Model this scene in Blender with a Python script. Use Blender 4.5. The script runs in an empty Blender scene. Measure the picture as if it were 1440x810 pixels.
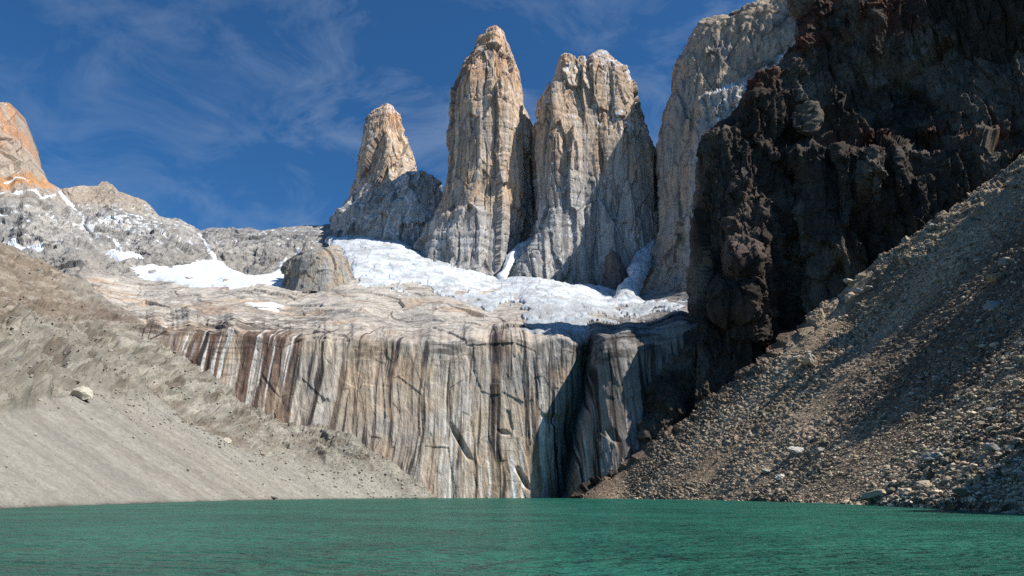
import bpy, math, random
import numpy as np
random.seed(7)
R = math.radians
C = bpy.context.scene.collection
sc = bpy.context.scene

# ------------------------------------------------------------ camera, sky, sun, exposure
EYE = 3.0
PITCH = R(16.6)
FPX = 973.0                      # focal length in pixels of a 1440 wide frame
cam_d = bpy.data.cameras.new("camera")
cam = bpy.data.objects.new("camera", cam_d)
C.objects.link(cam)
cam.location = (0, 0, EYE)
cam.rotation_euler = (R(90) + PITCH, 0, 0)
cam_d.sensor_width = 36.0
cam_d.lens = FPX / 1440 * 36
cam_d.clip_start = 0.2
cam_d.clip_end = 60000
sc.camera = cam

SUN_EL = 48.0                    # degrees above the horizon
SUN_AZ = 20.0                    # degrees behind the camera's right hand
sel, saz = R(SUN_EL), R(SUN_AZ)
SUN = np.array([math.cos(sel)*math.cos(saz), -math.cos(sel)*math.sin(saz), math.sin(sel)])
sd = bpy.data.lights.new("sun", 'SUN')
sd.energy = 5.0
sd.angle = R(0.5)
sd.color = (1.0, 0.95, 0.88)
so = bpy.data.objects.new("sun", sd)
C.objects.link(so)
from mathutils import Vector
so.rotation_euler = Vector(SUN).to_track_quat('Z', 'Y').to_euler()
so.location = (600, -300, 900)

world = bpy.data.worlds.new("World")
sc.world = world
world.use_nodes = True
wn, wl = world.node_tree.nodes, world.node_tree.links
for n in list(wn): wn.remove(n)
w_out = wn.new('ShaderNodeOutputWorld')
w_bg = wn.new('ShaderNodeBackground')
w_sky = wn.new('ShaderNodeTexSky')
w_sky.sky_type = 'NISHITA'
w_sky.sun_disc = False
w_sky.sun_elevation = sel
w_sky.sun_rotation = math.atan2(SUN[0], SUN[1])
w_sky.altitude = 900
w_sky.air_density = 1.0
w_sky.dust_density = 1.0
w_sky.ozone_density = 4.0
w_bg.inputs['Strength'].default_value = 0.070
# thin cirrus streaks laid on the direction of the sky
w_tc = wn.new('ShaderNodeTexCoord')
w_map = wn.new('ShaderNodeMapping')
w_map.inputs['Rotation'].default_value = (0, R(38), R(10))
w_map.inputs['Scale'].default_value = (2.6, 3.6, 5.0)
wl.new(w_tc.outputs['Generated'], w_map.inputs['Vector'])
w_n1 = wn.new('ShaderNodeTexNoise')
w_n1.inputs['Scale'].default_value = 2.4
w_n1.inputs['Detail'].default_value = 9
w_n1.inputs['Roughness'].default_value = 0.62
w_n1.inputs['Distortion'].default_value = 0.7
wl.new(w_map.outputs[0], w_n1.inputs['Vector'])
w_n2 = wn.new('ShaderNodeTexNoise')
w_n2.inputs['Scale'].default_value = 1.7
w_n2.inputs['Detail'].default_value = 3
wl.new(w_tc.outputs['Generated'], w_n2.inputs['Vector'])
w_r1 = wn.new('ShaderNodeMapRange')
w_r1.inputs[1].default_value = 0.47; w_r1.inputs[2].default_value = 0.80
wl.new(w_n1.outputs[0], w_r1.inputs[0])
w_r2 = wn.new('ShaderNodeMapRange')
w_r2.inputs[1].default_value = 0.40; w_r2.inputs[2].default_value = 0.62
wl.new(w_n2.outputs[0], w_r2.inputs[0])
w_m = wn.new('ShaderNodeMath'); w_m.operation = 'MULTIPLY'
wl.new(w_r1.outputs[0], w_m.inputs[0]); wl.new(w_r2.outputs[0], w_m.inputs[1])
w_m2 = wn.new('ShaderNodeMath'); w_m2.operation = 'MULTIPLY'; w_m2.inputs[1].default_value = 0.32
wl.new(w_m.outputs[0], w_m2.inputs[0])
w_mix = wn.new('ShaderNodeMix'); w_mix.data_type = 'RGBA'
w_gain = wn.new('ShaderNodeMix'); w_gain.data_type = 'RGBA'; w_gain.blend_type = 'MULTIPLY'
w_gain.inputs[0].default_value = 1.0
w_gain.inputs[7].default_value = (0.43, 0.93, 1.28, 1)
wl.new(w_sky.outputs[0], w_gain.inputs[6])
wl.new(w_m2.outputs[0], w_mix.inputs[0])
wl.new(w_gain.outputs[2], w_mix.inputs[6])
w_mix.inputs[7].default_value = (6.5, 7.6, 8.8, 1)
wl.new(w_mix.outputs[2], w_bg.inputs['Color'])
wl.new(w_bg.outputs[0], w_out.inputs['Surface'])

sc.view_settings.view_transform = 'Standard'
sc.view_settings.look = 'None'
sc.view_settings.exposure = 0.35
sc.view_settings.gamma = 1.0
sc.view_settings.use_curve_mapping = False
sc.cycles.use_denoising = False
sc.cycles.sample_clamp_indirect = 3.0
sc.cycles.sample_clamp_direct = 6.0
sc.cycles.max_bounces = 5
sc.cycles.diffuse_bounces = 2
sc.cycles.glossy_bounces = 2

# ------------------------------------------------------------ number tools
f32 = np.float32
CP, SP = math.cos(PITCH), math.sin(PITCH)

def ray(px, py):
    """direction of the photo's pixel as (X per metre ahead, Z per metre ahead)"""
    u = (np.asarray(px, dtype=np.float64) - 720) / FPX
    v = (405 - np.asarray(py, dtype=np.float64)) / FPX
    y = CP - v*SP
    return u / y, (SP + v*CP) / y

def pt(px, py, Y):
    X, Z = ray(px, py)
    return np.stack([X*Y, np.broadcast_to(Y, X.shape) + 0*X, EYE + Z*Y], -1)

def shoreY(py, z=0.0):
    return (z - EYE) / ray(720, py)[1]

def tps(ctrl):
    c = np.array(ctrl, dtype=np.float64)
    p = c[:, :2] / 100.0
    val = 1000.0 / c[:, 2]
    n = len(p)
    d = np.linalg.norm(p[:, None] - p[None], axis=2)
    K = np.where(d > 0, d*d*np.log(d + 1e-9), 0) + np.eye(n)*1e-4
    P = np.c_[np.ones(n), p]
    A = np.block([[K, P], [P.T, np.zeros((3, 3))]])
    w = np.linalg.solve(A, np.r_[val, 0, 0, 0])
    def f(px, py):
        px = np.asarray(px, dtype=np.float64); shp = px.shape
        q = np.stack([px.ravel()/100, np.asarray(py, dtype=np.float64).ravel()/100], 1)
        out = w[n] + w[n+1]*q[:, 0] + w[n+2]*q[:, 1]
        for i in range(n):
            r2 = (q[:, 0]-p[i, 0])**2 + (q[:, 1]-p[i, 1])**2
            out += w[i]*0.5*r2*np.log(r2 + 1e-12)
        return (1000.0 / np.clip(out, 0.12, 30)).reshape(shp)
    return f

def ip(x, pts):
    a = np.array(sorted(pts), dtype=np.float64)
    return np.interp(x, a[:, 0], a[:, 1])

def sst(a, b, x):
    t = np.clip((x - a) / (b - a), 0, 1)
    return t*t*(3 - 2*t)

def _h(ix, iy, iz, seed):
    h = (ix.astype(np.uint32)*np.uint32(374761393) + iy.astype(np.uint32)*np.uint32(668265263)
         + iz.astype(np.uint32)*np.uint32(2147483647) + np.uint32((seed*974634777) & 0xffffffff))
    h ^= h >> np.uint32(13); h *= np.uint32(1274126177); h ^= h >> np.uint32(16)
    h *= np.uint32(2246822519); h ^= h >> np.uint32(15)
    return h

def rnd(ix, iy, iz, seed):
    return (_h(ix, iy, iz, seed) & np.uint32(0xffffff)).astype(f32) / f32(0xffffff)

def vnoise(x, y, z, seed=0):
    """value noise, about -1..1"""
    x, y, z = (np.asarray(a, dtype=np.float64) for a in (x, y, z))
    x, y, z = np.broadcast_arrays(x, y, z)
    ix, iy, iz = np.floor(x).astype(np.int64), np.floor(y).astype(np.int64), np.floor(z).astype(np.int64)
    fx, fy, fz = (x-ix).astype(f32), (y-iy).astype(f32), (z-iz).astype(f32)
    fx = fx*fx*fx*(fx*(fx*6-15)+10); fy = fy*fy*fy*(fy*(fy*6-15)+10); fz = fz*fz*fz*(fz*(fz*6-15)+10)
    r = 0
    for a in (0, 1):
        wx = fx if a else 1-fx
        for b in (0, 1):
            wy = fy if b else 1-fy
            for c in (0, 1):
                wz = fz if c else 1-fz
                r = r + rnd(ix+a, iy+b, iz+c, seed)*wx*wy*wz
    return r*2 - 1

def fbm(x, y, z, o=4, seed=0, gain=0.5, ridged=False):
    r, a, t = 0, 1.0, 0
    for i in range(o):
        n = vnoise(x, y, z, seed + i*17)
        if ridged: n = 1 - 2*np.abs(n)
        r = r + n*a; t += a; a *= gain
        c, s = 0.8, 0.6
        x, y, z = (x*c - y*s)*2.03 + 11.3, (x*s + y*c)*2.03 + 5.1, z*2.03 + 3.7
    return r / t

def crag(x, y, z, seed=0, tilt=0.9):
    """blocky fractured rock: every jittered cell is its own tilted facet; also returns the gap to the next cell"""
    x, y, z = np.broadcast_arrays(*(np.asarray(a, dtype=np.float64) for a in (x, y, z)))
    bx, by, bz = np.floor(x-.5).astype(np.int64), np.floor(y-.5).astype(np.int64), np.floor(z-.5).astype(np.int64)
    best = np.full(x.shape, 9, f32); sec = best.copy(); val = np.zeros(x.shape, f32)
    for a in (0, 1):
        for b in (0, 1):
            for c in (0, 1):
                ix, iy, iz = bx+a, by+b, bz+c
                dx = (x - ix).astype(f32) - (.5 + .7*(rnd(ix, iy, iz, seed)-.5))
                dy = (y - iy).astype(f32) - (.5 + .7*(rnd(ix, iy, iz, seed+1)-.5))
                dz = (z - iz).astype(f32) - (.5 + .7*(rnd(ix, iy, iz, seed+2)-.5))
                d = dx*dx + dy*dy + dz*dz
                v = (rnd(ix, iy, iz, seed+3)*2-1) + tilt*((rnd(ix, iy, iz, seed+4)*2-1)*dx*1.5
                     + (rnd(ix, iy, iz, seed+5)*2-1)*dy*1.5 + (rnd(ix, iy, iz, seed+6)*2-1)*dz*1.5)
                m = d < best
                sec = np.where(m, best, np.minimum(sec, d))
                val = np.where(m, v, val); best = np.where(m, d, best)
    return val, np.sqrt(sec) - np.sqrt(best)

def srgb(*c):
    c = np.array(c, dtype=np.float64)/255
    return np.where(c < .04045, c/12.92, ((c+.055)/1.055)**2.4)

def mixc(a, b, t):
    t = np.asarray(t)[..., None]
    return np.asarray(a)*(1-t) + np.asarray(b)*t

def grid_normals(P):
    du = np.gradient(P, axis=1); dv = np.gradient(P, axis=0)
    n = np.cross(du, dv)
    n /= (np.linalg.norm(n, axis=2, keepdims=True) + 1e-12)
    return n

def speck(col, x, y, z, amp=.18, seed=700, vs=1.0):
    """grain of the rock at the size the eye can just make out"""
    s = np.maximum(np.abs(y), 60)*.0026
    s = 2.0**np.round(np.log2(s))
    n = vnoise(x/s, y/s, z/(s*vs), seed) + .7*vnoise(x/s/2.3, y/s/2.3, z/(s*vs)/2.3, seed+1)
    return col*(1 + amp*n)[..., None]

# ------------------------------------------------------------ mesh building
def mesh_from(name, V, F, col=None, mat=None, smooth=True, parent=None):
    me = bpy.data.meshes.new(name)
    V = np.ascontiguousarray(V.reshape(-1, 3), dtype=f32); F = np.ascontiguousarray(F, dtype=np.int32)
    k = F.shape[1]
    me.vertices.add(len(V)); me.vertices.foreach_set('co', V.ravel())
    me.loops.add(F.size); me.loops.foreach_set('vertex_index', F.ravel())
    me.polygons.add(len(F))
    me.polygons.foreach_set('loop_start', np.arange(0, F.size, k, dtype=np.int32))
    me.polygons.foreach_set('use_smooth', np.full(len(F), smooth))
    me.update(calc_edges=True)
    if col is not None:
        a = me.color_attributes.new('tint', 'FLOAT_COLOR', 'POINT')
        c = np.ones((len(V), 4), f32); c[:, :3] = col.reshape(-1, 3)
        a.data.foreach_set('color', c.ravel())
    if mat: me.materials.append(mat)
    ob = bpy.data.objects.new(name, me)
    C.objects.link(ob)
    if parent: ob.parent = parent
    return ob

def grid_faces(ny, nx, wrap=False, off=0):
    i = np.arange(ny*nx).reshape(ny, nx)
    j = np.roll(i, -1, axis=1) if wrap else i
    if wrap: a, b, c, d = i[:-1], j[:-1], j[1:], i[1:]
    else: a, b, c, d = i[:-1, :-1], i[:-1, 1:], i[1:, 1:], i[1:, :-1]
    return np.stack([a.ravel(), b.ravel(), c.ravel(), d.ravel()], 1) + off

def extend(P, col, side, steps):
    """carry the land on behind its skyline: steps are (dx, dy, dz) offsets from the edge"""
    if side == 'top': e, ec = P[-1], col[-1]
    elif side == 'left': e, ec = P[:, 0], col[:, 0]
    elif side == 'right': e, ec = P[:, -1], col[:, -1]
    Q = np.stack([e + np.array(s) for s in steps]); QC = np.stack([ec for s in steps])
    if side == 'top': return np.concatenate([P, Q]), np.concatenate([col, QC])
    Q = Q.transpose(1, 0, 2); QC = QC.transpose(1, 0, 2)
    if side == 'left': return np.concatenate([Q[:, ::-1], P], 1), np.concatenate([QC[:, ::-1], col], 1)
    return np.concatenate([P, Q], 1), np.concatenate([col, QC], 1)

def tag(o, label=None, cat=None, group=None, kind=None):
    if label: o['label'] = label
    if cat: o['category'] = cat
    if group: o['group'] = group
    if kind: o['kind'] = kind
    return o

# ------------------------------------------------------------ materials
def rock_mat(name, fine=1.0, mid=6.0, vert=1.0, bump=0.6, bdist=1.0, contrast=0.35, rough=0.92):
    """vertex tint x procedural grain, with procedural bump; vert > 1 stretches the grain up the wall"""
    m = bpy.data.materials.new(name); m.use_nodes = True
    n, l = m.node_tree.nodes, m.node_tree.links
    b = n['Principled BSDF']
    b.inputs['Roughness'].default_value = rough
    b.inputs['Specular IOR Level'].default_value = 0.15
    at = n.new('ShaderNodeAttribute'); at.attribute_name = 'tint'
    tc = n.new('ShaderNodeTexCoord')
    mp = n.new('ShaderNodeMapping'); mp.inputs['Scale'].default_value = (1, 1, 1/vert)
    l.new(tc.outputs['Object'], mp.inputs[0])
    n1 = n.new('ShaderNodeTexNoise'); n1.inputs['Scale'].default_value = 1/fine
    n1.inputs['Detail'].default_value = 6; n1.inputs['Roughness'].default_value = 0.7
    l.new(mp.outputs[0], n1.inputs['Vector'])
    n2 = n.new('ShaderNodeTexNoise'); n2.inputs['Scale'].default_value = 1/mid
    n2.inputs['Detail'].default_value = 5; n2.inputs['Roughness'].default_value = 0.65
    l.new(mp.outputs[0], n2.inputs['Vector'])
    add = n.new('ShaderNodeMath'); add.operation = 'ADD'
    l.new(n1.outputs[0], add.inputs[0]); l.new(n2.outputs[0], add.inputs[1])
    mr = n.new('ShaderNodeMapRange')
    mr.inputs[1].default_value = 0.6; mr.inputs[2].default_value = 1.4
    mr.inputs[3].default_value = 1 - contrast; mr.inputs[4].default_value = 1 + contrast
    l.new(add.outputs[0], mr.inputs[0])
    vm = n.new('ShaderNodeVectorMath'); vm.operation = 'SCALE'
    l.new(at.outputs['Color'], vm.inputs[0]); l.new(mr.outputs[0], vm.inputs['Scale'])
    l.new(vm.outputs[0], b.inputs['Base Color'])
    bp = n.new('ShaderNodeBump'); bp.inputs['Strength'].default_value = bump
    bp.inputs['Distance'].default_value = bdist
    l.new(add.outputs[0], bp.inputs['Height']); l.new(bp.outputs[0], b.inputs['Normal'])
    return m

M_TOWER = rock_mat('granite_tower_rock', fine=2.0, mid=12, vert=5, bump=0.8, bdist=2.5, contrast=0.30)
M_RIDGE = rock_mat('grey_ridge_rock', fine=2.0, mid=12, vert=1.6, bump=0.8, bdist=4, contrast=0.30)
M_HEAD = rock_mat('streaked_granite', fine=0.9, mid=4, vert=3, bump=0.7, bdist=1.2, contrast=0.28)
M_CLIFF = rock_mat('dark_cliff_rock', fine=0.8, mid=5, vert=1.5, bump=1.0, bdist=2.2, contrast=0.35)
M_SCREE = rock_mat('scree_gravel', fine=0.45, mid=2.2, vert=1, bump=0.9, bdist=0.6, contrast=0.35)
M_FAN = rock_mat('moraine_gravel', fine=0.8, mid=7, vert=1, bump=0.55, bdist=0.5, contrast=0.22)
M_STONE = rock_mat('stone_surface', fine=0.2, mid=0.9, vert=1, bump=0.5, bdist=0.12, contrast=0.25)

def snow_mat():
    m = rock_mat('glacier_snow', fine=3, mid=22, vert=1, bump=0.55, bdist=3, contrast=0.10, rough=0.7)
    return m
M_SNOW = snow_mat()

SNOW = np.array([0.80, 0.84, 0.88])

# ------------------------------------------------------------ the lake and the valley floor
def water_mat():
    m = bpy.data.materials.new('glacial_water'); m.use_nodes = True
    n, l = m.node_tree.nodes, m.node_tree.links
    b = n['Principled BSDF']
    b.inputs['Roughness'].default_value = 0.32
    b.inputs['IOR'].default_value = 1.33
    b.inputs['Specular IOR Level'].default_value = 0.20
    tc = n.new('ShaderNodeTexCoord')
    hs = []
    for (sx, sy, scale, det, k, rz) in ((0.5, 1.0, 2.6, 4, 0.30, 12), (0.5, 1.0, 0.8, 3, 0.8, -8), (0.45, 1, 0.22, 3, 1.5, 5)):
        mp = n.new('ShaderNodeMapping'); mp.inputs['Scale'].default_value = (sx, sy, 1)
        mp.inputs['Rotation'].default_value = (0, 0, R(rz))
        l.new(tc.outputs['Object'], mp.inputs[0])
        t = n.new('ShaderNodeTexNoise'); t.inputs['Scale'].default_value = scale
        t.inputs['Detail'].default_value = det; t.inputs['Roughness'].default_value = 0.6
        t.inputs['Distortion'].default_value = 0.4
        l.new(mp.outputs[0], t.inputs['Vector'])
        mu = n.new('ShaderNodeMath'); mu.operation = 'MULTIPLY'; mu.inputs[1].default_value = k
        l.new(t.outputs[0], mu.inputs[0]); hs.append(mu)
    a1 = n.new('ShaderNodeMath'); a1.operation = 'ADD'; l.new(hs[0].outputs[0], a1.inputs[0]); l.new(hs[1].outputs[0], a1.inputs[1])
    a2 = n.new('ShaderNodeMath'); a2.operation = 'ADD'; l.new(a1.outputs[0], a2.inputs[0]); l.new(hs[2].outputs[0], a2.inputs[1])
    bp = n.new('ShaderNodeBump'); bp.inputs['Strength'].default_value = 1.0; bp.inputs['Distance'].default_value = 2.4
    l.new(a2.outputs[0], bp.inputs['Height']); l.new(bp.outputs[0], b.inputs['Normal'])
    # milky green water, browner where the bed shows through close to the left bank
    tn = n.new('ShaderNodeTexNoise'); tn.inputs['Scale'].default_value = 0.05; tn.inputs['Detail'].default_value = 4
    l.new(tc.outputs['Object'], tn.inputs['Vector'])
    cr = n.new('ShaderNodeValToRGB')
    cr.color_ramp.elements[0].position = 0.40; cr.color_ramp.elements[0].color = (0.008, 0.098, 0.068, 1)
    cr.color_ramp.elements[1].position = 0.62; cr.color_ramp.elements[1].color = (0.016, 0.155, 0.106, 1)
    l.new(tn.outputs[0], cr.inputs[0])
    geo = n.new('ShaderNodeSeparateXYZ'); l.new(tc.outputs['Object'], geo.inputs[0])
    # distance from the shallow rock at (-16, 21)
    vd = n.new('ShaderNodeVectorMath'); vd.operation = 'DISTANCE'
    ms = n.new('ShaderNodeMapping'); ms.inputs['Scale'].default_value = (0.22, 1, 1); ms.inputs['Location'].default_value = (3.6, 0, 0)
    l.new(tc.outputs['Object'], ms.inputs[0])
    l.new(ms.outputs[0], vd.inputs[0]); vd.inputs[1].default_value = (0, 24.0, 0)
    nd = n.new('ShaderNodeTexNoise'); nd.inputs['Scale'].default_value = 0.5; nd.inputs['Detail'].default_value = 4
    l.new(tc.outputs['Object'], nd.inputs['Vector'])
    sb = n.new('ShaderNodeMath'); sb.operation = 'MULTIPLY_ADD'; sb.inputs[1].default_value = 3.0
    l.new(nd.outputs[0], sb.inputs[0]); l.new(vd.outputs['Value'], sb.inputs[2])
    mr = n.new('ShaderNodeMapRange'); mr.inputs[1].default_value = 1.6; mr.inputs[2].default_value = 3.6
    mr.inputs[3].default_value = 0.75; mr.inputs[4].default_value = 0.0
    l.new(sb.outputs[0], mr.inputs[0])
    mx = n.new('ShaderNodeMix'); mx.data_type = 'RGBA'
    l.new(mr.outputs[0], mx.inputs[0]); l.new(cr.outputs[0], mx.inputs[6]); mx.inputs[7].default_value = (0.10, 0.085, 0.065, 1)
    l.new(mx.outputs[2], b.inputs['Base Color'])
    return m

V = np.array([[-900, -600, 0], [900, -600, 0], [900, 900, 0], [-900, 900, 0]], f32)
lake = mesh_from('lake_water', V, np.array([[0, 1, 2, 3]]), mat=water_mat())
tag(lake, 'milky green glacial lake rippled by wind below the cliffs', kind='structure')

gV = np.array([[-30000, -30000, -14], [30000, -30000, -14], [30000, 30000, -14], [-30000, 30000, -14]], f32)
ground = mesh_from('valley_ground', gV, np.array([[0, 1, 2, 3]]), col=np.tile([0.2, 0.18, 0.15], (4, 1)), mat=M_FAN)
tag(ground, kind='structure')

# ------------------------------------------------------------ the shelf: streaked headwall below, slabs and ice above
def wall_depth(px, py): return ip(float(px), [(130, 535), (230, 548), (500, 578), (690, 596), (790, 598), (880, 582), (1080, 560)]) + .10*(702-py)
SHELF = tps([(a, b, wall_depth(a, b)) for a in (130, 330, 530, 730, 930, 1080) for b in (704, 620, 545, 492)] + [
             (230, 462, 690), (400, 470, 680), (520, 470, 660), (620, 468, 680), (760, 470, 705), (900, 470, 730), (1000, 470, 640),
             (200, 430, 850), (400, 440, 800), (560, 446, 790), (700, 446, 815), (850, 446, 825), (960, 440, 800),
             (150, 400, 950), (300, 405, 960), (420, 415, 920), (560, 410, 930), (700, 425, 930), (860, 435, 930), (960, 425, 900),
             (100, 370, 1150), (250, 375, 1150), (400, 370, 1150), (500, 375, 1080), (560, 385, 1060), (700, 400, 1120), (850, 410, 1120), (950, 400, 1050),
             (100, 345, 1350), (300, 350, 1350), (450, 345, 1300), (560, 340, 1300), (750, 340, 1350), (930, 340, 1300)])

GULLY = [(440, 842), (470, 834), (490, 828), (520, 822), (560, 818), (600, 806), (640, 798), (700, 788)]

def shelf_surface(px, py):
    Y = SHELF(px, py)
    lip = ip(px, [(120, 448), (220, 455), (300, 461), (400, 468), (520, 474), (640, 473), (700, 469), (815, 476), (880, 466), (960, 452), (1080, 440)]) + 9*fbm(np.asarray(px)/22.0, 0, 0, 4, 9)
    wd = ip(px, [(130, 535), (230, 548), (500, 578), (690, 596), (790, 598), (880, 582), (1080, 560)]) + .10*(702-py)
    Y = wd + (Y - wd)*(1 - sst(-20, 7, py - lip - 4*np.sin(np.asarray(px)/9.0)*sst(-.2, .4, vnoise(np.asarray(px)/40.0, 0, 0, 10))))
    gx = ip(py, GULLY)
    # the chimney that splits the wall: the left wall dips in, the right buttress stands proud
    d = px - gx
    amt = sst(440, 500, py)
    Y = Y + amt*(34*np.exp(-(np.clip(-d, 0, None)/16)**2)*(d < 0) + (34 - 44*sst(0, 22, d))*(d >= 0)*np.exp(-(d/110)**2)*1.0)
    # right buttress is a rounded rib
    Y = Y - amt*18*np.exp(-((px-865)/45.0)**2)*(d > 0)
    # broad convex panels of the headwall
    hw = sst(455, 520, py)
    Y = Y + hw*.6*np.sin(px/27.0 + 1.3)
    # the slab's rolling lip and steps on the shelf
    return Y

def inside(px, py, poly):
    """signed distance in pixels of the traced outline (positive inside), taken to the nearest edge"""
    p = np.array(poly, dtype=np.float64); q = np.roll(p, -1, axis=0)
    best = np.full(px.shape, 1e9); ins = np.zeros(px.shape, bool)
    for (x0, y0), (x1, y1) in zip(p, q):
        ex, ey = x1-x0, y1-y0
        t = np.clip(((px-x0)*ex + (py-y0)*ey) / (ex*ex+ey*ey+1e-9), 0, 1)
        best = np.minimum(best, np.hypot(px-x0-t*ex, py-y0-t*ey))
        c = ((y0 > py) != (y1 > py)) & (px < (x1-x0)*(py-y0)/((y1-y0) if y1 != y0 else 1e-9) + x0)
        ins ^= c
    return np.where(ins, best, -best)

GLACIER = [(462, 334), (500, 332), (565, 340), (605, 362), (640, 378), (700, 388), (760, 392), (850, 405), (905, 415), (975, 418),
                      (972, 432), (940, 440), (900, 452), (860, 464), (800, 472), (755, 466), (720, 452), (690, 452), (655, 428), (600, 414), (560, 418),
                      (530, 404), (500, 400), (488, 372)]

def build_shelf():
    xs = np.arange(120, 1040, 1.0); ny = 520
    yt = ip(xs, [(120, 392), (150, 366), (170, 372), (205, 384), (240, 392), (300, 392), (345, 396), (380, 392), (410, 378), (425, 362), (440, 356), (466, 346), (500, 344), (560, 352),
                 (590, 376), (640, 392), (700, 398), (760, 398), (850, 412), (1040, 412)])
    _t = np.linspace(0, 1, ny)[:, None]; _k = (706-476)/(706-yt); PY = np.where(_t < .46, 706 + (476-706)*_t/.46, 476 + (yt-476)*(_t-.46)/.54); PX = np.repeat(xs[None], ny, 0)
    Y = shelf_surface(PX, PY)
    P = pt(PX, PY, Y)
    N = grid_normals(P)
    if N[..., 1].mean() > 0: N = -N
    x, y, z = P[..., 0], P[..., 1], P[..., 2]
    wall = sst(452, 505, PY)
    # relief
    lean = x + 0.12*z + 6*vnoise(x/60, 0, z/60, 5)
    d = wall*(.5*fbm(lean/16, y/60, z/160, 3, 1) + .55*fbm(lean/4, y/40, z/90, 2, 3, ridged=True))
    cv, ce = crag(lean/24, y/90, z/46, 11, tilt=.5)
    d += wall*.6*cv
    cv2, ce2 = crag(lean/7, y/10, z/24, 12)
    d += wall*(0.35*cv2 + .3*fbm(x/3, y/8, z/5, 3, 13))
    gb = sst(-5, 8, inside(PX, PY, GLACIER))
    sh = 1 - wall
    # the shelf is broken by low steps that run across it
    stp = fbm(x/90, y/110, z/40, 4, 21)
    u1 = x*.8 + y*.35 + 12*vnoise(x/50, y/50, z/30, 26); u2 = y*.8 - x*.4 + 12*vnoise(x/45, y/45, z/30, 27)
    cv3, ce3 = crag(u1/44, u2/95, z/45, 23)
    cv4, ce4 = crag(u1/14, u2/48, z/22, 24)
    d += sh*(1-.9*gb)*(4*stp + 1.8*cv3 + .5*cv4 + 2.0*fbm(u1/26, u2/60, z/22, 4, 25, ridged=True, gain=.5))
    # flakes and dark overhangs on the wall
    for (fx, fy, w_, h_, a) in ((648, 622, 4, 22, 6), (708, 608, 7, 3.5, 3), (778, 590, 12, 7, 5), (862, 612, 6, 9, 4), (735, 672, 4, 14, 6)):
        u = (PX-fx) - 0.55*(PY-fy)
        d -= a*np.exp(-(u/w_)**4 - ((PY-fy)/h_)**4)
    P = P + N*d[..., None]
    # --- colour
    tan = np.array([0.51, 0.40, 0.285]); pale = np.array([0.62, 0.55, 0.45]); grey = np.array([0.40, 0.375, 0.335])
    rust = np.array([0.34, 0.20, 0.12])
    col = mixc(grey, tan, sst(-.35, .35, fbm(x/70, y/70, z/50, 4, 31)))
    col = mixc(col, pale, 0.55*sst(0, .5, fbm(x/25, y/25, z/14, 4, 33)))
    col = mixc(col, rust, sh*0.55*sst(.12, .5, fbm(x/110, y/60, z/25, 4, 35)))
    shelf_c = mixc(np.array([0.43, 0.395, 0.345]), np.array([0.55, 0.50, 0.43]), sst(-.3, .35, fbm(x/26, y/26, z/12, 5, 36, gain=.6)))
    shelf_c = mixc(shelf_c, np.array([0.50, 0.34, 0.22]), .6*sst(.05, .4, fbm(x/60, y/40, z/20, 4, 37)))
    ln = fbm(u1/30, u2/14, z/16, 4, 38)
    shelf_c = mixc(shelf_c, np.array([0.13, 0.115, 0.10]), .75*np.exp(-(ln/.045)**2)*sst(-.4, .1, fbm(x/40, y/40, z/30, 3, 39)))
    shelf_c = mixc(shelf_c, np.array([0.20, 0.175, 0.15]), .6*sst(.12, .4, fbm(x/16, y/12, z/6, 4, 40)))
    col = mixc(col, shelf_c, sh)
    # water streaks down the wall
    warp = x + 0.05*(z-60)*np.sin(x/70) + 3*vnoise(x/40, 1, z/50, 41) + .8*vnoise(x/6, 3, z/20, 43)
    s1 = fbm(warp/7.0, 0, z/260, 4, 45, gain=.7); s2 = fbm(warp/2.6, 9, z/90, 3, 47, gain=.65)
    patch = fbm(x/45, 2, z/70, 3, 49)
    start = 472 + 26*vnoise(warp/5.0, 0, 0, 51) + 12*vnoise(warp/1.8, 3, 0, 52)
    reach = .12*sst(452, 470, PY) + .88*sst(-3, 10, PY - start + 22*(1-sst(380, 470, PX)))
    reach = reach*(1 - .75*sst(.1, .5, vnoise(warp/4.0, 2, z/70, 54)))
    brown = np.array([0.085, 0.058, 0.045]); black = np.array([0.035, 0.032, 0.034]); white = np.array([0.72, 0.70, 0.66])
    redb = sst(205, 250, PX)*(1 - sst(395, 450, PX))*sst(445, 470, PY)
    mid = sst(440, 470, PX)
    col = mixc(col, np.array([0.13, 0.075, 0.055]), 0.9*redb*sst(455, 468, PY + 8*vnoise(x/7, 0, 0, 50))*sst(-.38, .0, s1 + .25*patch))
    k = sst(.03, .28, s1 + .25*patch)*reach
    col = mixc(col, brown*1.5, 0.82*k)
    k2 = sst(.10, .34, s2 + .45*s1 + .15*patch)*reach
    col = mixc(col, black*1.1, 0.9*k2)
    low = sst(540, 640, PY)*sst(600, 640, PX) + redb*0.8
    k3 = sst(.16, .36, -s2 + .3*vnoise(warp/2.0, 5, z/90, 53) - .1 + .16*low)*reach
    col = mixc(col, white, np.clip(0.75*k3*(0.45+low), 0, .95))
    jn = fbm(x/46, 5, z/30, 4, 65)
    col = mixc(col, np.array([0.09, 0.078, 0.068]), .6*np.exp(-(jn/.011)**2)*wall*sst(-.3, .2, vnoise(x/50, 5, z/40, 66)))
    col = mixc(col, np.array([0.50, 0.36, 0.245]), .45*wall*sst(.1, .45, fbm(x/22, 6, z/34, 4, 68)))
    # damp black ledges where water leaves the shelf
    led = sst(.25, .5, fbm(x/24, y/24, z/5, 4, 55, ridged=True))*sst(425, 455, PY)*(1-sst(495, 530, PY))
    col = mixc(col, np.array([0.06, 0.05, 0.045]), 0.75*led*sst(-.2, .3, fbm(x/60, 4, z/60, 3, 57)))
    cr_ = 1 - sst(0, .05, ce3)
    col = mixc(col, np.array([0.10, 0.09, 0.08]), 0.5*sh*cr_)
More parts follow.
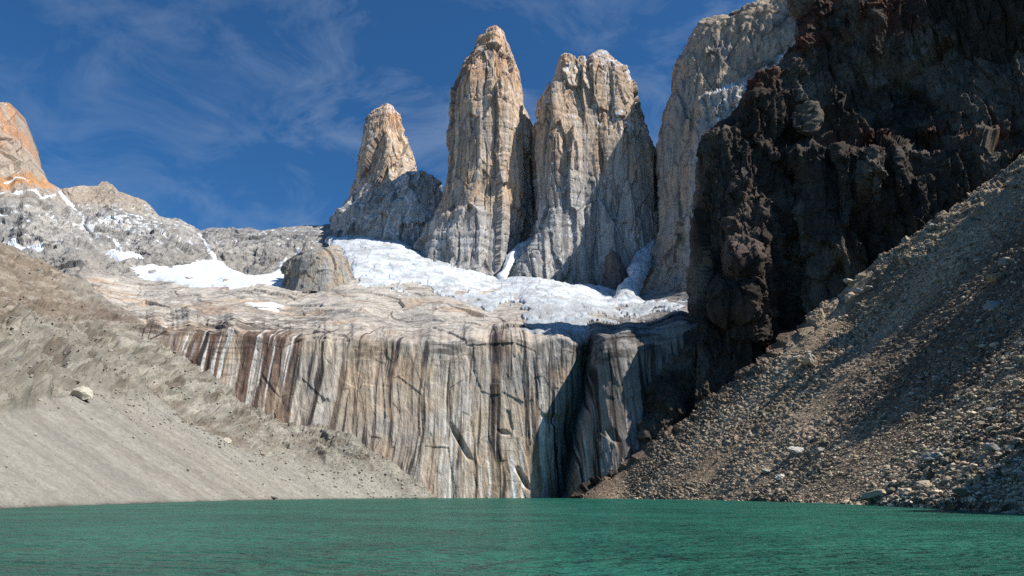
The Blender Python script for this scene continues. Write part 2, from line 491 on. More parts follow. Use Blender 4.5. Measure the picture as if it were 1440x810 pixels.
    # grey rock of the right buttress
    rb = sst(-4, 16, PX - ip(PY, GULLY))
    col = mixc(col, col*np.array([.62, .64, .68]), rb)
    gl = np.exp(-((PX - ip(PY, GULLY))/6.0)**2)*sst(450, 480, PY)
    col = mixc(col, np.array([0.04, 0.04, 0.045]), 0.85*gl)  # near-black along the chimney line
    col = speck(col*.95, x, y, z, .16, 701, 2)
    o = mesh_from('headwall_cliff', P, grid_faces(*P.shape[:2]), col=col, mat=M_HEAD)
    return tag(o, 'tan granite headwall striped by brown and white water streaks above the lake', 'cliff', kind='structure')
build_shelf()

# ------------------------------------------------------------ snow and ice lying on the shelf
def snowfield(name, poly, label, thick=3.2, dirt=0.15, rag=5.0, lift=0.0, crev=1.0, surf=shelf_surface, step=1.0):
    a = np.array(poly); x0, y0 = a.min(0)-10; x1, y1 = a.max(0)+10
    xs = np.arange(x0, x1, step); ys = np.arange(y1, y0, -step)
    PX, PY = np.meshgrid(xs, ys)
    P = pt(PX, PY, surf(PX, PY)); N = grid_normals(P)
    if N[..., 1].mean() > 0: N = -N
    x, y, z = P[..., 0], P[..., 1], P[..., 2]
    s = inside(PX, PY, poly) + rag*fbm(x/34, y/110, z/50, 4, 61, gain=.6)
    if name == 'glacier':
        lowm = sst(-6, 40, PY - ip(PX, [(450, 368), (560, 386), (650, 392), (720, 404), (800, 414), (980, 410)]))
        s = s - 64*lowm*sst(-.10, .30, fbm(x/34, y/80, z/60, 5, 60, gain=.6)) - 5*sst(.1, .4, fbm(x/12, y/34, z/20, 3, 58, gain=.6))
    h = np.where(s > 0, (.6 if name == 'glacier' else 1.6)*sst(0, 3, s) + lift + thick*(1-np.exp(-s/14.0)), s*1.2)
    cv, ce = crag(x/16, y/40, z/40, 63)
    h = h + crev*sst(0, 5, s)*(1.2*fbm(x/30, y/90, z/60, 4, 65) + .7*cv)
    P = P + N*h[..., None]
    col = np.broadcast_to(SNOW*(.80 if name in ('glacier', 'icefall') else .95), P.shape).copy()
    dn = sst(0.0, .4, fbm(x/24, y/28, z/20, 5, 67, gain=.65) + dirt - .15)
    col = mixc(col, np.array([0.40, 0.395, 0.38]), 0.8*dn*min(1, dirt*4))
    if name == 'glacier':
        low = sst(0, 22, PY - ip(PX, [(450, 372), (560, 392), (650, 404), (720, 412), (800, 420), (980, 422)]))*sst(520, 680, PX)
        col = mixc(col, np.array([0.33, 0.335, 0.335]), low*(.45 + .5*sst(-.25, .25, fbm(x/9, y/30, z/20, 4, 69))))
    col = speck(col, x, y, z, .06, 702)
    col = mixc(col, np.array([0.30, 0.38, 0.44]), 0.75*(1-sst(0, .10, ce))*crev)
    keep = (s > -4)
    F = grid_faces(*P.shape[:2]); kf = keep.ravel()[F].any(axis=1)
    F = F[kf]
    used = np.unique(F); rm = np.full(P.shape[0]*P.shape[1], -1); rm[used] = np.arange(len(used))
    o = mesh_from(name, P.reshape(-1, 3)[used], rm[F], col=col.reshape(-1, 3)[used], mat=M_SNOW)
    return tag(o, label, 'glacier' if name == 'glacier' else 'snowfield', kind='structure')

snowfield('glacier', GLACIER,
          'white broken glacier spread below the three granite towers', dirt=0.28, rag=9)
snowfield('snow_patch', [(345, 426), (385, 424), (402, 432), (392, 438), (365, 434)], 'small snow patch on the slabs below the rock knob', thick=3, dirt=0, rag=3, crev=.2)

# ------------------------------------------------------------ rock towers as closed, tapering bodies
def tower_body(rows, Yc, T, prof_top, prof_low, seed, nf=None, nb=50, col_fn=None, amp=1.0, dy=0.85, stretch=7.0):
    """rows: (py, left px, right px) measured in the plane Y = Yc; profiles: (across -1..1, towards the viewer 0..1)"""
    rows = sorted(rows, key=lambda r: -r[0]); ra = np.array(rows, dtype=np.float64)
    pys = np.arange(ra[0, 0], ra[-1, 0], -dy)
    xl = np.interp(-pys, -ra[:, 0], ra[:, 1]); xr = np.interp(-pys, -ra[:, 0], ra[:, 2])
    z = EYE + ray(720, pys)[1]*Yc
    XL = ray(xl, pys)[0]*Yc; XR = ray(xr, pys)[0]*Yc
    jag = np.array([fbm(z/9.0, seed, 0, 3, seed), fbm(z/9.0, seed+5, 0, 3, seed+1)])
    XL = XL + jag[0]*2.2*amp; XR = XR + jag[1]*2.2*amp
    w = np.maximum((XR-XL)/2, .6); xm = (XR+XL)/2
    nf = nf or int((xr-xl).max()*1.15)
    t = np.linspace(0, 1, nf)
    def samp(p):
        a = np.array(p, dtype=np.float64); L = np.r_[0, np.cumsum(np.hypot(np.diff(a[:, 0]), np.diff(a[:, 1]*T)))]; L /= L[-1]
        s, d = np.interp(t, L, a[:, 0]), np.interp(t, L, a[:, 1])
        k = np.ones(max(3, nf//12 | 1)); k /= k.sum(); h = len(k)//2
        s = np.convolve(np.pad(s, h, 'reflect', reflect_type='odd'), k, 'valid'); d = np.convolve(np.pad(d, h, 'reflect', reflect_type='odd'), k, 'valid')
        return s, d
    s0, d0 = samp(prof_low); s1, d1 = samp(prof_top)
    a = sst(0, 1, (z - z[0])/(z[-1]-z[0]))[:, None]
    S, D = s0*(1-a) + s1*a, d0*(1-a) + d1*a
    tb = np.linspace(0, math.pi, nb+2)[1:-1]
    S = np.concatenate([S, np.tile(np.cos(tb), (len(z), 1))], 1); D = np.concatenate([D, np.tile(-.9*np.sin(tb), (len(z), 1))], 1)
    X = xm[:, None] + S*w[:, None]; Yv = Yc - D*T*w[:, None]; Z = np.repeat(z[:, None], X.shape[1], 1)
    P = np.stack([X, Yv, Z], -1)
    Pp = np.concatenate([P[:, -1:], P, P[:, :1]], 1); N = grid_normals(Pp)[:, 1:-1]
    mid = nf//2
    if N[:, mid, 1].mean() > 0: N = -N
    x, y, zz = X, Yv, Z
    sc_ = np.clip(w/50, .25, 1)[:, None]*amp
    wx = x + 3*vnoise(x/30, y/30, zz/60, seed+8); wy = y + 3*vnoise(x/30, y/30, zz/60, seed+9)
    cr = fbm(wx/15, wy/15, zz/(22*stretch), 2, seed+12)
    d = sc_*(4.0*fbm(wx/40, wy/40, zz/(40*stretch), 2, seed+10) - 6.0*np.exp(-(cr/.05)**2)*sst(-.1, .3, vnoise(x/40, y/40, zz/90, seed+11)) + .5*fbm(wx/4.5, wy/4.5, zz/(7*stretch), 2, seed+13, ridged=True))
    c1, e1 = crag(wx/28, wy/28, zz/(26*stretch), seed+14, tilt=1.5); c2, e2 = crag(wx/10, wy/10, zz/(10*stretch), seed+16, tilt=1.3); c3, e3 = crag(wx/5, wy/5, zz/11, seed+18)
    d += sc_*(5.0*c1 + 1.0*c2 + 0.3*c3)
    up = sst(.72, 1.0, (zz-z[0])/(z[-1]-z[0]))
    d += up*sc_*2.2*crag(x/12, y/12, zz/16, seed+20)[0]
    P = P + N*d[..., None]
    col = col_fn(x, y, zz, np.repeat(pys[:, None], X.shape[1], 1), X/Yc, np.minimum(e1, e2), N, seed)
    col = speck(col, x, y, zz, .13, 703, 3)
    top = P[-1].mean(0, keepdims=True) + np.array([[0, 0, .8]])
    return P, col, top

def join_bodies(name, bodies, mat, label):
    V, F, K, off = [], [], [], 0
    for P, col, top in bodies:
        ny, nx = P.shape[:2]
        V.append(P.reshape(-1, 3)); K.append(col.reshape(-1, 3)); F.append(grid_faces(ny, nx, True, off))
        V.append(top); K.append(col[-1:, 0])
        i = np.arange(nx) + off + (ny-1)*nx; c = np.full(nx, off+ny*nx)
        F.append(np.stack([i, np.roll(i, -1), c, c], 1)[:0])
        n = len(F[-1]); off += ny*nx + 1
        ct = np.stack([i, np.roll(i, -1), np.roll(i, -2), c], 1)[::2]
        F.append(ct)
    o = mesh_from(name, np.concatenate(V), np.concatenate(F), col=np.concatenate(K), mat=mat)
    return tag(o, label, 'rock tower', kind='structure')

T_GREY = np.array([0.44, 0.42, 0.39]); T_TAN = np.array([0.56, 0.41, 0.275]); T_ORANGE = np.array([0.64, 0.37, 0.20]); T_DARK = np.array([0.15, 0.145, 0.15])

def tower_col(tan_from, orange_from, snow=0.5, warm_left=None):
    def f(x, y, z, py, xr, edge, N, seed):
        q = py + 22*fbm(x/30, y/30, z/120, 3, seed+30)
        c = mixc(T_GREY, T_TAN, 0.9*(1-sst(tan_from-50, tan_from+25, q)))
        c = mixc(c, T_ORANGE, 0.8*(1-sst(orange_from-35, orange_from+25, q))*sst(-.5, .2, fbm(x/22, y/22, z/60, 3, seed+31)))
        g = fbm(x/14, y/14, z/170, 4, seed+32, gain=.6)
        c = mixc(c, T_DARK, 0.62*sst(.08, .42, g))
        c = mixc(c, np.array([0.52, 0.49, 0.45]), 0.55*sst(.08, .4, -g + .3*fbm(x/5, y/5, z/60, 2, seed+33)))
        c = mixc(c, T_ORANGE*.8, 0.45*sst(.2, .5, fbm(x/18, y/18, z/70, 3, seed+34))*(1-sst(tan_from-20, tan_from+90, q)))
        c = mixc(c, T_DARK*.7, 0.6*(1-sst(0, .05, edge)))
        # snow caught in cracks and on ledges
        sn = fbm(x/3.2, y/3.2, z/8, 3, seed+36) + .35*fbm(x/40, y/40, z/40, 2, seed+37) + .5*np.clip(N[..., 2], 0, 1)
        c = mixc(c, SNOW*.95, sst(.60 - .14*snow, .68 - .14*snow, sn)*snow)
        return c
    return f

EDGE2 = [(-1, 0), (-.86, .45), (-.3, .78), (.22, 1.0), (.5, .80), (.8, .40), (1, 0)]
ROUND = [(-1, 0), (-.92, .4), (-.6, .8), (-.1, 1.0), (.35, .98), (.75, .68), (.94, .34), (1, 0)]
LEFTY = [(-1, 0), (-.9, .55), (-.55, .95), (-.1, 1.0), (.4, .75), (.8, .4), (1, 0)]

# the middle tower, and its lower shoulder on the right
mt = tower_body([(440, 545, 735), (420, 560, 728), (394, 572, 722), (378, 577, 724), (350, 587, 728), (326, 597, 733), (300, 613, 738), (285, 620, 738), (253, 627, 738),
                 (220, 630, 737), (191, 632, 737), (165, 634, 737), (139, 635, 735), (113, 643, 730), (100, 649, 728), (87, 656, 721), (76, 668, 717), (69, 672, 715), (58, 673, 712),
                 (54, 681, 711), (46, 684, 709), (41, 688, 704), (38, 692, 700), (37, 695, 698)],
                1300, 1.0, EDGE2, ROUND, 100, col_fn=tower_col(330, 150, .45))
ms = tower_body([(430, 655, 745), (394, 670, 750), (350, 690, 754), (310, 690, 756), (250, 690, 755), (200, 690, 754), (181, 690, 752), (165, 700, 746), (152, 705, 739), (140, 712, 733)],
                1350, 1.0, ROUND, ROUND, 140, col_fn=tower_col(260, 60, .45))
join_bodies('middle_granite_tower', [mt, ms], M_TOWER, 'tallest granite tower with a pointed orange summit, middle of the three')

# the double headed tower
BOXY = [(-1, 0), (-.96, .50), (-.72, .96), (-.2, .82), (.25, .70), (.65, .54), (.93, .32), (1, 0)]
na = tower_body([(450, 680, 925), (425, 697, 926), (404, 706, 928), (373, 728, 928), (345, 742, 928), (310, 752, 927), (250, 752, 926), (212, 752, 918), (176, 753, 901), (150, 760, 891),
                 (129, 773, 887), (113, 781, 883), (106, 788, 876), (100, 796, 864)],
                1300, .8, BOXY, BOXY, 180, col_fn=tower_col(280, 110, .75))
nl = tower_body([(300, 783, 787), (250, 770, 800), (210, 764, 810), (180, 760, 815), (150, 763, 814), (129, 775, 813), (113, 781, 813), (98, 783, 812), (87, 785, 811), (82, 788, 811), (79, 790, 801), (76, 792, 798)],
                1262, 1.0, ROUND, ROUND, 200, col_fn=tower_col(280, 115, .7), amp=.8)
nr = tower_body([(360, 852, 858), (300, 832, 880), (260, 818, 895), (200, 808, 898), (145, 812, 888), (125, 815, 885), (108, 817, 881), (98, 819, 873), (90, 823, 867), (84, 828, 864), (78, 833, 858), (74, 838, 852), (72, 842, 847)],
                1275, .85, ROUND, ROUND, 220, col_fn=tower_col(250, 95, .85), amp=.9)
join_bodies('twin_headed_granite_tower', [na, nl, nr], M_TOWER, 'broad grey granite tower with two snow dusted heads, right of the tallest tower')

# the small pointed tower and its dark shoulder
pa = tower_body([(380, 450, 600), (345, 464, 600), (337, 467, 600), (314, 471, 600), (302, 485, 600), (278, 495, 598), (255, 501, 590), (242, 503, 584), (223, 506, 578), (207, 509, 574), (193, 512, 569), (183, 514, 567),
                 (169, 518, 565), (160, 525, 562), (150, 535, 553), (147, 540, 547), (146, 541, 543)],
                1500, 1.0, EDGE2, ROUND, 260, col_fn=tower_col(300, 195, .7))
pb = tower_body([(380, 480, 640), (340, 500, 636), (300, 520, 626), (286, 530, 624), (270, 545, 622), (258, 555, 616), (250, 565, 609), (246, 572, 601), (244, 578, 596)],
                1405, .8, ROUND, ROUND, 300, col_fn=tower_col(120, 60, .75))
join_bodies('pointed_granite_tower', [pa, pb], M_TOWER, 'smallest pointed granite tower with a rounded dark shoulder, leftmost of the three')

# the dark rock fin between the glacier tongues
kb = tower_body([(435, 846, 888), (420, 848, 886), (395, 849, 884), (375, 850, 878), (362, 851, 872), (356, 855, 866), (352, 858, 862)],
                1180, .9, ROUND, ROUND, 340, amp=.5, col_fn=lambda *a: tower_col(50, 10, .1)(*a)*np.array([.45, .38, .36]))
join_bodies('dark_rock_fin', [kb], M_TOWER, 'small dark rock fin standing at the foot of the twin headed tower')

# the rock knob on the shelf
def knob_col(x, y, z, py, xr, edge, N, seed):
    c = mixc(np.array([0.40, 0.36, 0.29]), T_GREY*.8, sst(-.4, .2, fbm(x/14, y/14, z/30, 3, seed+30)))
    c = mixc(c, np.array([0.46, 0.30, 0.18]), .5*sst(.1, .4, fbm(x/9, y/9, z/20, 3, seed+31)))
    c = mixc(c, T_DARK*.5, .6*(1-sst(0, .06, edge)))
    return c
n1 = tower_body([(425, 392, 505), (410, 398, 503), (400, 401, 500), (388, 401, 497), (380, 403, 495), (372, 408, 492), (364, 416, 486), (358, 424, 478), (354, 430, 470), (352, 436, 460)],
                980, .9, ROUND, ROUND, 380, amp=.55, col_fn=knob_col, stretch=3)
n2 = tower_body([(400, 405, 445), (370, 415, 440), (352, 424, 438), (344, 427, 437), (338, 430, 436), (336, 432, 435)], 990, .9, ROUND, ROUND, 400, amp=.5, col_fn=knob_col, stretch=2)
join_bodies('rock_knob', [n1, n2], M_RIDGE, 'squat tan rock knob rising between the snowfield and the glacier')

# ------------------------------------------------------------ the long ridge on the left
RIDGE_TOP = [(-160, 190), (-60, 150), (-20, 146), (0, 143), (14, 146), (20, 152), (26, 163), (29, 178), (31, 193), (33, 204), (40, 216), (47, 230), (56, 243), (65, 254), (83, 266), (110, 262), (126, 262), (136, 261), (143, 257), (150, 255),
             (157, 259), (162, 268), (185, 277), (205, 284), (212, 291), (217, 298), (225, 305), (240, 307), (253, 309), (273, 319), (281, 327), (292, 321), (320, 320), (356, 322), (369, 325), (390, 320), (412, 319), (423, 316), (450, 319),
             (466, 314), (480, 305), (500, 310), (560, 330), (620, 345)]
RIDGE = tps([(-160, 200, 1150), (0, 150, 1250), (60, 255, 1330), (110, 268, 1480), (170, 275, 1500), (225, 308, 1490), (282, 330, 1530), (350, 324, 1500), (450, 320, 1480), (560, 335, 1480), (620, 345, 1480),
             (0, 260, 1200), (0, 330, 1130), (-160, 330, 1050), (60, 300, 1220), (130, 310, 1350), (100, 350, 1120), (170, 340, 1250), (220, 325, 1330), (250, 355, 1230), (285, 350, 1330), (330, 345, 1370), (400, 345, 1380), (460, 345, 1380),
             (520, 350, 1380), (-160, 420, 900), (0, 400, 980), (100, 395, 1000), (180, 390, 1080), (250, 400, 1120), (330, 395, 1180), (400, 390, 1200), (480, 380, 1250), (600, 375, 1300)])
def ridge_surface(px, py):
    Y = RIDGE(px, py)
    # the orange peak and the grey domes push forward, gullies between them fall back
    Y = Y - 26*np.exp(-((px-248)/34.0)**2 - ((py-350)/30.0)**2) - 40*np.exp(-((px-108)/22.0)**2 - ((py-365)/32.0)**2)
    Y = Y + 28*np.exp(-((px - (284 + (py-330)*.15))/5.0)**2)*sst(320, 335, py)
    Y = Y + 30*np.exp(-((px - (88 + (py-266)*.55))/6.0)**2)*sst(262, 275, py)*(1-sst(330, 345, py))
    return Y
def build_ridge():
    xs = np.arange(-160, 620, 1.0)
    yt = ip(xs, RIDGE_TOP) + 1.4*fbm(xs/9.0, 0, 0, 3, 71); yb = np.full(xs.shape, 425.0)
    t = np.linspace(0, 1, 250)[:, None]
    PY = yb + (yt-yb)*t; PX = np.repeat(xs[None], 250, 0)
    P = pt(PX, PY, ridge_surface(PX, PY)); N = grid_normals(P)
    if N[..., 1].mean() > 0: N = -N
    x, y, z = P[..., 0], P[..., 1], P[..., 2]
    d = 9*fbm(x/70, y/50, z/60, 4, 73, ridged=True) + 5*fbm(x/20, y/30, z/50, 3, 75, ridged=True)
    c1, e1 = crag(x/42, y/42, z/60, 77); c2, e2 = crag(x/14, y/16, z/22, 79)
    d += 4.5*c1 + 1.8*c2
    P = P + N*(d*np.minimum(1, .25 + 3*(1-t)))[..., None]
    g = np.array([0.33, 0.315, 0.29])
    col = mixc(g, np.array([0.46, 0.43, 0.385]), sst(-.1, .4, fbm(x/60, y/60, z/60, 4, 81)))
    col = mixc(col, np.array([0.19, 0.185, 0.19]), .65*sst(.05, .4, fbm(x/25, y/40, z/60, 4, 83)))
    tanz = sst(60, 110, PX)*(1-sst(215, 235, PX))*(1-sst(285, 305, PY + 8*vnoise(x/20, 0, z/20, 84)))
    col = mixc(col, np.array([0.43, 0.345, 0.265]), .8*tanz)
    q = PY + 10*fbm(x/30, y/30, z/30, 3, 85)
    left = 1 - sst(60, 95, PX)
    col = mixc(col, np.array([0.46, 0.36, 0.27]), .75*left*(1-sst(255, 300, q)))
    col = mixc(col, np.array([0.52, 0.255, 0.12]), .8*left*(1-sst(180, 230, q))*sst(-.35, .25, fbm(x/15, y/15, z/40, 4, 86)))
    col = mixc(col, np.array([0.56, 0.28, 0.11]), .8*left*sst(244, 250, q)*(1-sst(262, 270, q)))
    col = mixc(col, np.array([0.33, 0.305, 0.27]), sst(345, 372, PY)*.8)
    col = mixc(col, np.array([0.09, 0.09, 0.095]), .55*(1-sst(0, .05, np.minimum(e1, e2))))
    # snow in gullies and along ledges, where the photograph shows it
    def line(pts, w_):
        a = np.array(pts, float); b = np.full(PX.shape, 1e9)
        for (x0, y0), (x1, y1) in zip(a[:-1], a[1:]):
            tt = np.clip(((PX-x0)*(x1-x0) + (PY-y0)*(y1-y0))/((x1-x0)**2+(y1-y0)**2), 0, 1)
            b = np.minimum(b, np.hypot(PX-x0-tt*(x1-x0), PY-y0-tt*(y1-y0)))
        return 1 - sst(w_*.6, w_, b + 2.2*fbm(x/14, y/14, z/14, 3, 87))
    sn = np.maximum.reduce([line([(84, 272), (96, 288), (110, 300), (118, 312), (112, 324)], 3.2), line([(0, 272), (25, 276), (45, 274), (55, 284), (75, 276)], 1.8),
                            line([(8, 256), (20, 253), (35, 257)], 1.5), line([(280, 330), (290, 345), (298, 362), (302, 370)], 2.2), line([(160, 345), (168, 352), (172, 360)], 2.5),
                            line([(15, 345), (30, 352), (60, 358)], 5), line([(395, 380), (410, 366), (420, 356)], 3), line([(140, 316), (155, 312), (180, 308)], 1.8)])
    fl = sst(.66, .76, fbm(x/9, y/9, z/5, 3, 89) + .35*np.exp(-((PX-180)/50)**2-((PY-318)/14)**2) + .2*(PY > 290) + .1*np.clip(N[..., 2], 0, 1))
    col = mixc(col, SNOW, np.maximum(sn, .8*fl*(1-sst(345, 360, PY))))
    col = speck(col, x, y, z, .16, 704)
    P, col = extend(P, col, 'top', [(0, 25, -4), (0, 80, -50), (0, 200, -260)])
    return tag(mesh_from('grey_mountain_ridge', P, grid_faces(*P.shape[:2]), col=col, mat=M_RIDGE),
               'grey rocky mountain ridge with an orange peak at its left end', 'ridge', kind='structure')
build_ridge()
snowfield('snowfield', [(150, 350), (180, 350), (205, 366), (240, 378), (262, 368), (300, 366), (325, 378), (345, 388), (380, 384), (408, 372), (425, 352),
                        (436, 350), (412, 378), (408, 408), (370, 405), (320, 407), (285, 402), (240, 398), (205, 392), (185, 385), (165, 368)],
          'smooth white snowfield lying left of the rock knob', dirt=0.1, rag=5, crev=.35, surf=lambda a, b: np.minimum(shelf_surface(a, b), ridge_surface(a, b) - 8) - 6)
snowfield('ledge_snow', [(14, 346), (34, 350), (58, 357), (62, 361), (40, 363), (22, 358)], 'narrow white snow patch under the orange peak', thick=3, dirt=0, rag=3, crev=.2, surf=lambda a, b: ridge_surface(a, b) - 12)

# ------------------------------------------------------------ the tall granite wall right of the towers
def row_sheet(lefts, xr, ytop, ybot, surf, step=1.0, edge=26, depth=60, seed=0, jag=1.5):
    ys = np.arange(ybot, ytop, -step)
    xl = ip(ys, lefts) + jag*fbm(ys/8.0, 0, 0, 3, seed)
    n = int((xr - xl.min())/step)
    t = np.linspace(0, 1, n)[None]
    PX = xl[:, None] + (xr - xl[:, None])*t; PY = np.repeat(ys[:, None], n, 1)
    Y = surf(PX, PY)
    q = np.clip((PX - xl[:, None])/edge, 0, 1)
    Y = Y + depth*(1 - np.sqrt(np.clip(1-(1-q)**2, 0, 1)))
    return PX, PY, Y, xl

WALL_L = [(450, 896), (418, 901), (400, 906), (375, 914), (350, 922), (326, 928), (239, 926), (206, 928), (163, 933), (130, 947), (103, 950), (90, 956), (76, 963), (65, 966), (54, 971), (42, 978), (32, 988), (28, 998), (24, 1008), (20, 1020), (18, 1030), (20, 1034), (12, 1050), (4, 1066), (0, 1080), (-8, 1100), (-30, 1125), (-60, 1150), (-100, 1190)]
WALL = tps([(900, 430, 1130), (928, 300, 1180), (928, 200, 1190), (960, 90, 1172), (1030, 25, 1138), (1110, -10, 1100), (1190, -100, 1060),
            (965, 430, 1060), (1000, 300, 1085), (1000, 200, 1095), (1050, 100, 1090), (1110, 60, 1050), (1150, 430, 950), (1150, 200, 960), (1200, 0, 980), (1400, 400, 800), (1400, 0, 800)])
def build_wall():
    BL = [(-100, 1170), (0, 1135), (60, 1112), (90, 1080), (110, 1045), (125, 1020), (135, 990), (143, 977), (160, 976), (180, 975), (210, 966), (260, 960), (330, 956), (450, 950)]
    def surf(px, py):
        Y = WALL(px, py)
        return Y - 55*sst(0, 14, px - ip(py, BL) + 3*np.sin(py/7.0))
    PX, PY, Y, xl = row_sheet(WALL_L, 1230, -100, 450, surf, 1.0, 26, 50, 91)
    P = pt(PX, PY, Y); N = grid_normals(P)
    if N[..., 1].mean() > 0: N = -N
    x, y, z = P[..., 0], P[..., 1], P[..., 2]
    low = sst(0, 14, PX - ip(PY, BL))
    d = 6*fbm(x/34, y/34, z/170, 3, 93) + 4*fbm(x/12, y/12, z/70, 3, 95, ridged=True)
    c1, e1 = crag(x/30, y/30, z/200, 97); c2, e2 = crag(x/9, y/9, z/80, 99)
    d += 3.6*c1 + 1.6*c2 + .7*fbm(x/4.5, y/4.5, z/30, 2, 100, ridged=True) + low*1.6*crag(x/16, y/16, z/22, 101)[0]
    P = P + N*d[..., None]
    col = mixc(np.array([0.38, 0.34, 0.30]), np.array([0.47, 0.37, 0.27]), sst(-.3, .3, fbm(x/40, y/40, z/90, 4, 103) + .4*(1-sst(60, 200, PY))))
    col = mixc(col, T_DARK*.8, .6*sst(.05, .4, fbm(x/14, y/14, z/170, 4, 105)))
    col = mixc(col, np.array([0.40, 0.385, 0.355]), .7*low)
    col = mixc(col, T_DARK*.6, .6*(1-sst(0, .05, np.minimum(e1, e2))))
    sn = fbm(x/7, y/7, z/7, 3, 107) + low*.08*(1-sst(120, 190, PY)) + .3*np.clip(N[..., 2], 0, 1)
    col = mixc(col, SNOW, .8*sst(.48, .56, sn)*low*(1-sst(170, 200, PY)))
    cl = np.exp(-((PX-1020)/16)**2 - ((PY-(127-.35*(PX-1020)))/3.0)**2)
    col = mixc(col, SNOW, sst(.3, .6, cl))
    col = speck(col, x, y, z, .14, 705, 3)
    P, col = extend(P, col, 'left', [(8, 40, 0), (60, 140, 0), (200, 260, 0)])
    P, col = extend(P, col, 'top', [(0, 30, -6), (20, 150, -120)])
    return tag(mesh_from('brown_granite_wall', P, grid_faces(*P.shape[:2]), col=col, mat=M_TOWER),
               'tall brown granite wall behind the dark cliff with small pinnacles on its crest', 'cliff', kind='structure')
build_wall()

# snow gullies running down between the towers
snowfield('snow_gully', [(752, 329), (756, 332), (742, 343), (731, 350), (722, 359), (716, 372), (709, 386), (704, 384), (711, 368), (718, 354), (732, 342)], 'thin snow gully climbing between the tallest and the twin headed tower',
          thick=1.5, dirt=.25, rag=6, crev=1.0, surf=lambda px, py: 1178 + (380-py)*2.2 + 0*px)
snowfield('icefall', [(926, 328), (930, 332), (921, 348), (910, 362), (909, 378), (902, 392), (896, 408), (905, 420), (930, 424), (965, 422), (970, 430), (900, 436), (850, 430), (846, 426), (864, 416), (880, 400), (889, 386), (889, 368), (902, 352), (916, 336)],
          'steep icefall squeezed between the twin headed tower and the brown wall', thick=2.0, dirt=.35, rag=9, crev=1.6, surf=lambda px, py: 1290 - 3.1*(py-328) + 0*px)

# ------------------------------------------------------------ the dark cliff on the right
CLIFF_L = [(720, 800), (692, 818), (665, 850), (633, 890), (590, 910), (554, 914), (540, 926), (510, 942), (479, 955), (455, 964), (435, 968), (391, 971), (315, 973), (282, 977), (217, 979), (205, 983), (193, 988), (182, 998), (174, 1007), (165, 1022), (157, 1034), (147, 1040), (136, 1045),
           (122, 1052), (109, 1058), (100, 1078), (90, 1098), (76, 1110), (60, 1120), (40, 1121), (27, 1120), (14, 1112), (0, 1108), (-8, 1112), (-15, 1150), (-24, 1215), (-45, 1265), (-90, 1310), (-145, 1370), (-200, 1450)]
CLIFF = tps([(820, 700, 555), (900, 620, 560), (960, 500, 580), (975, 400, 588), (980, 250, 585), (1000, 180, 585), (1050, 120, 585), (1120, 40, 590), (1110, -20, 592), (1290, -200, 580),
             (1100, 480, 548), (1060, 330, 565), (1060, 200, 577), (1140, 130, 572), (1200, 300, 538), (1180, 202, 542), (1200, 0, 560),
             (1300, 350, 516), (1290, 200, 522), (1300, 80, 530), (1300, -60, 545), (1440, 230, 488), (1440, 100, 492), (1440, -60, 500), (1440, -200, 510),
             (1600, 300, 450), (1600, 0, 455), (1600, -200, 465), (1200, 600, 530), (1440, 500, 490), (1600, 500, 455)])
def cliff_surface(px, py):
    Y = CLIFF(px, py)
    # ledge that crosses the face at mid height: rock above it is set back
    ly = ip(px, [(980, 160), (1045, 190), (1120, 212), (1180, 203), (1300, 206), (1600, 190)]) + 3*np.sin(px/17.0)
    Y = Y + (20 - 9*sst(1280, 1360, px))*(1-sst(-9, 5, py - ly))*sst(1060, 1180, px)
    # big buttresses
    Y = Y - 16*np.exp(-((px-1062)/26)**2)*np.exp(-((py-405)/95)**2)
    Y = Y - 8*np.exp(-((px-1040)/18)**4 - ((py-300)/26)**4) - 7*np.exp(-((px-1045)/24)**4 - ((py-362)/26)**4) - 9*np.exp(-((px-1035)/34)**4 - ((py-425)/24)**4)
    Y = Y + 26*np.exp(-((px-1115)/26)**2)*sst(215, 260, py)
    Y = Y - 16*np.exp(-((px-1235)/24)**2)*np.exp(-((py-240)/70)**2)
    Y = Y - 5*np.exp(-((px-(1140+.25*(py-140)))/20)**4)*np.exp(-((py-145)/55)**4)
    Y = Y - 8*np.exp(-((px-1235)/30)**4)*np.exp(-((py-35)/45)**4)
    for (cx, cy, w_, h_, a, sl) in ((1142, 140, 17, 54, 20, .22), (1208, 66, 13, 34, 15, .3), (1246, 38, 20, 42, 22, 0), (1234, 252, 20, 56, 20, -.15), (1275, 232, 14, 30, 16, 0), (1185, 222, 12, 22, 12, 0),
                                (1043, 290, 15, 30, 17, 0), (1050, 358, 24, 34, 26, 0), (1038, 425, 30, 24, 24, 0), (1078, 350, 9, 16, 9, 0), (1095, 235, 14, 20, 9, 0), (1030, 185, 14, 20, 10, 0), (1075, 130, 14, 22, 10, 0)):
        c = cx + sl*(py-cy)
        Y = Y + .34*a*np.exp(-((px-c)/w_)**4 - ((py-cy)/h_)**4)*((px-c)/w_ - .3)
    return Y
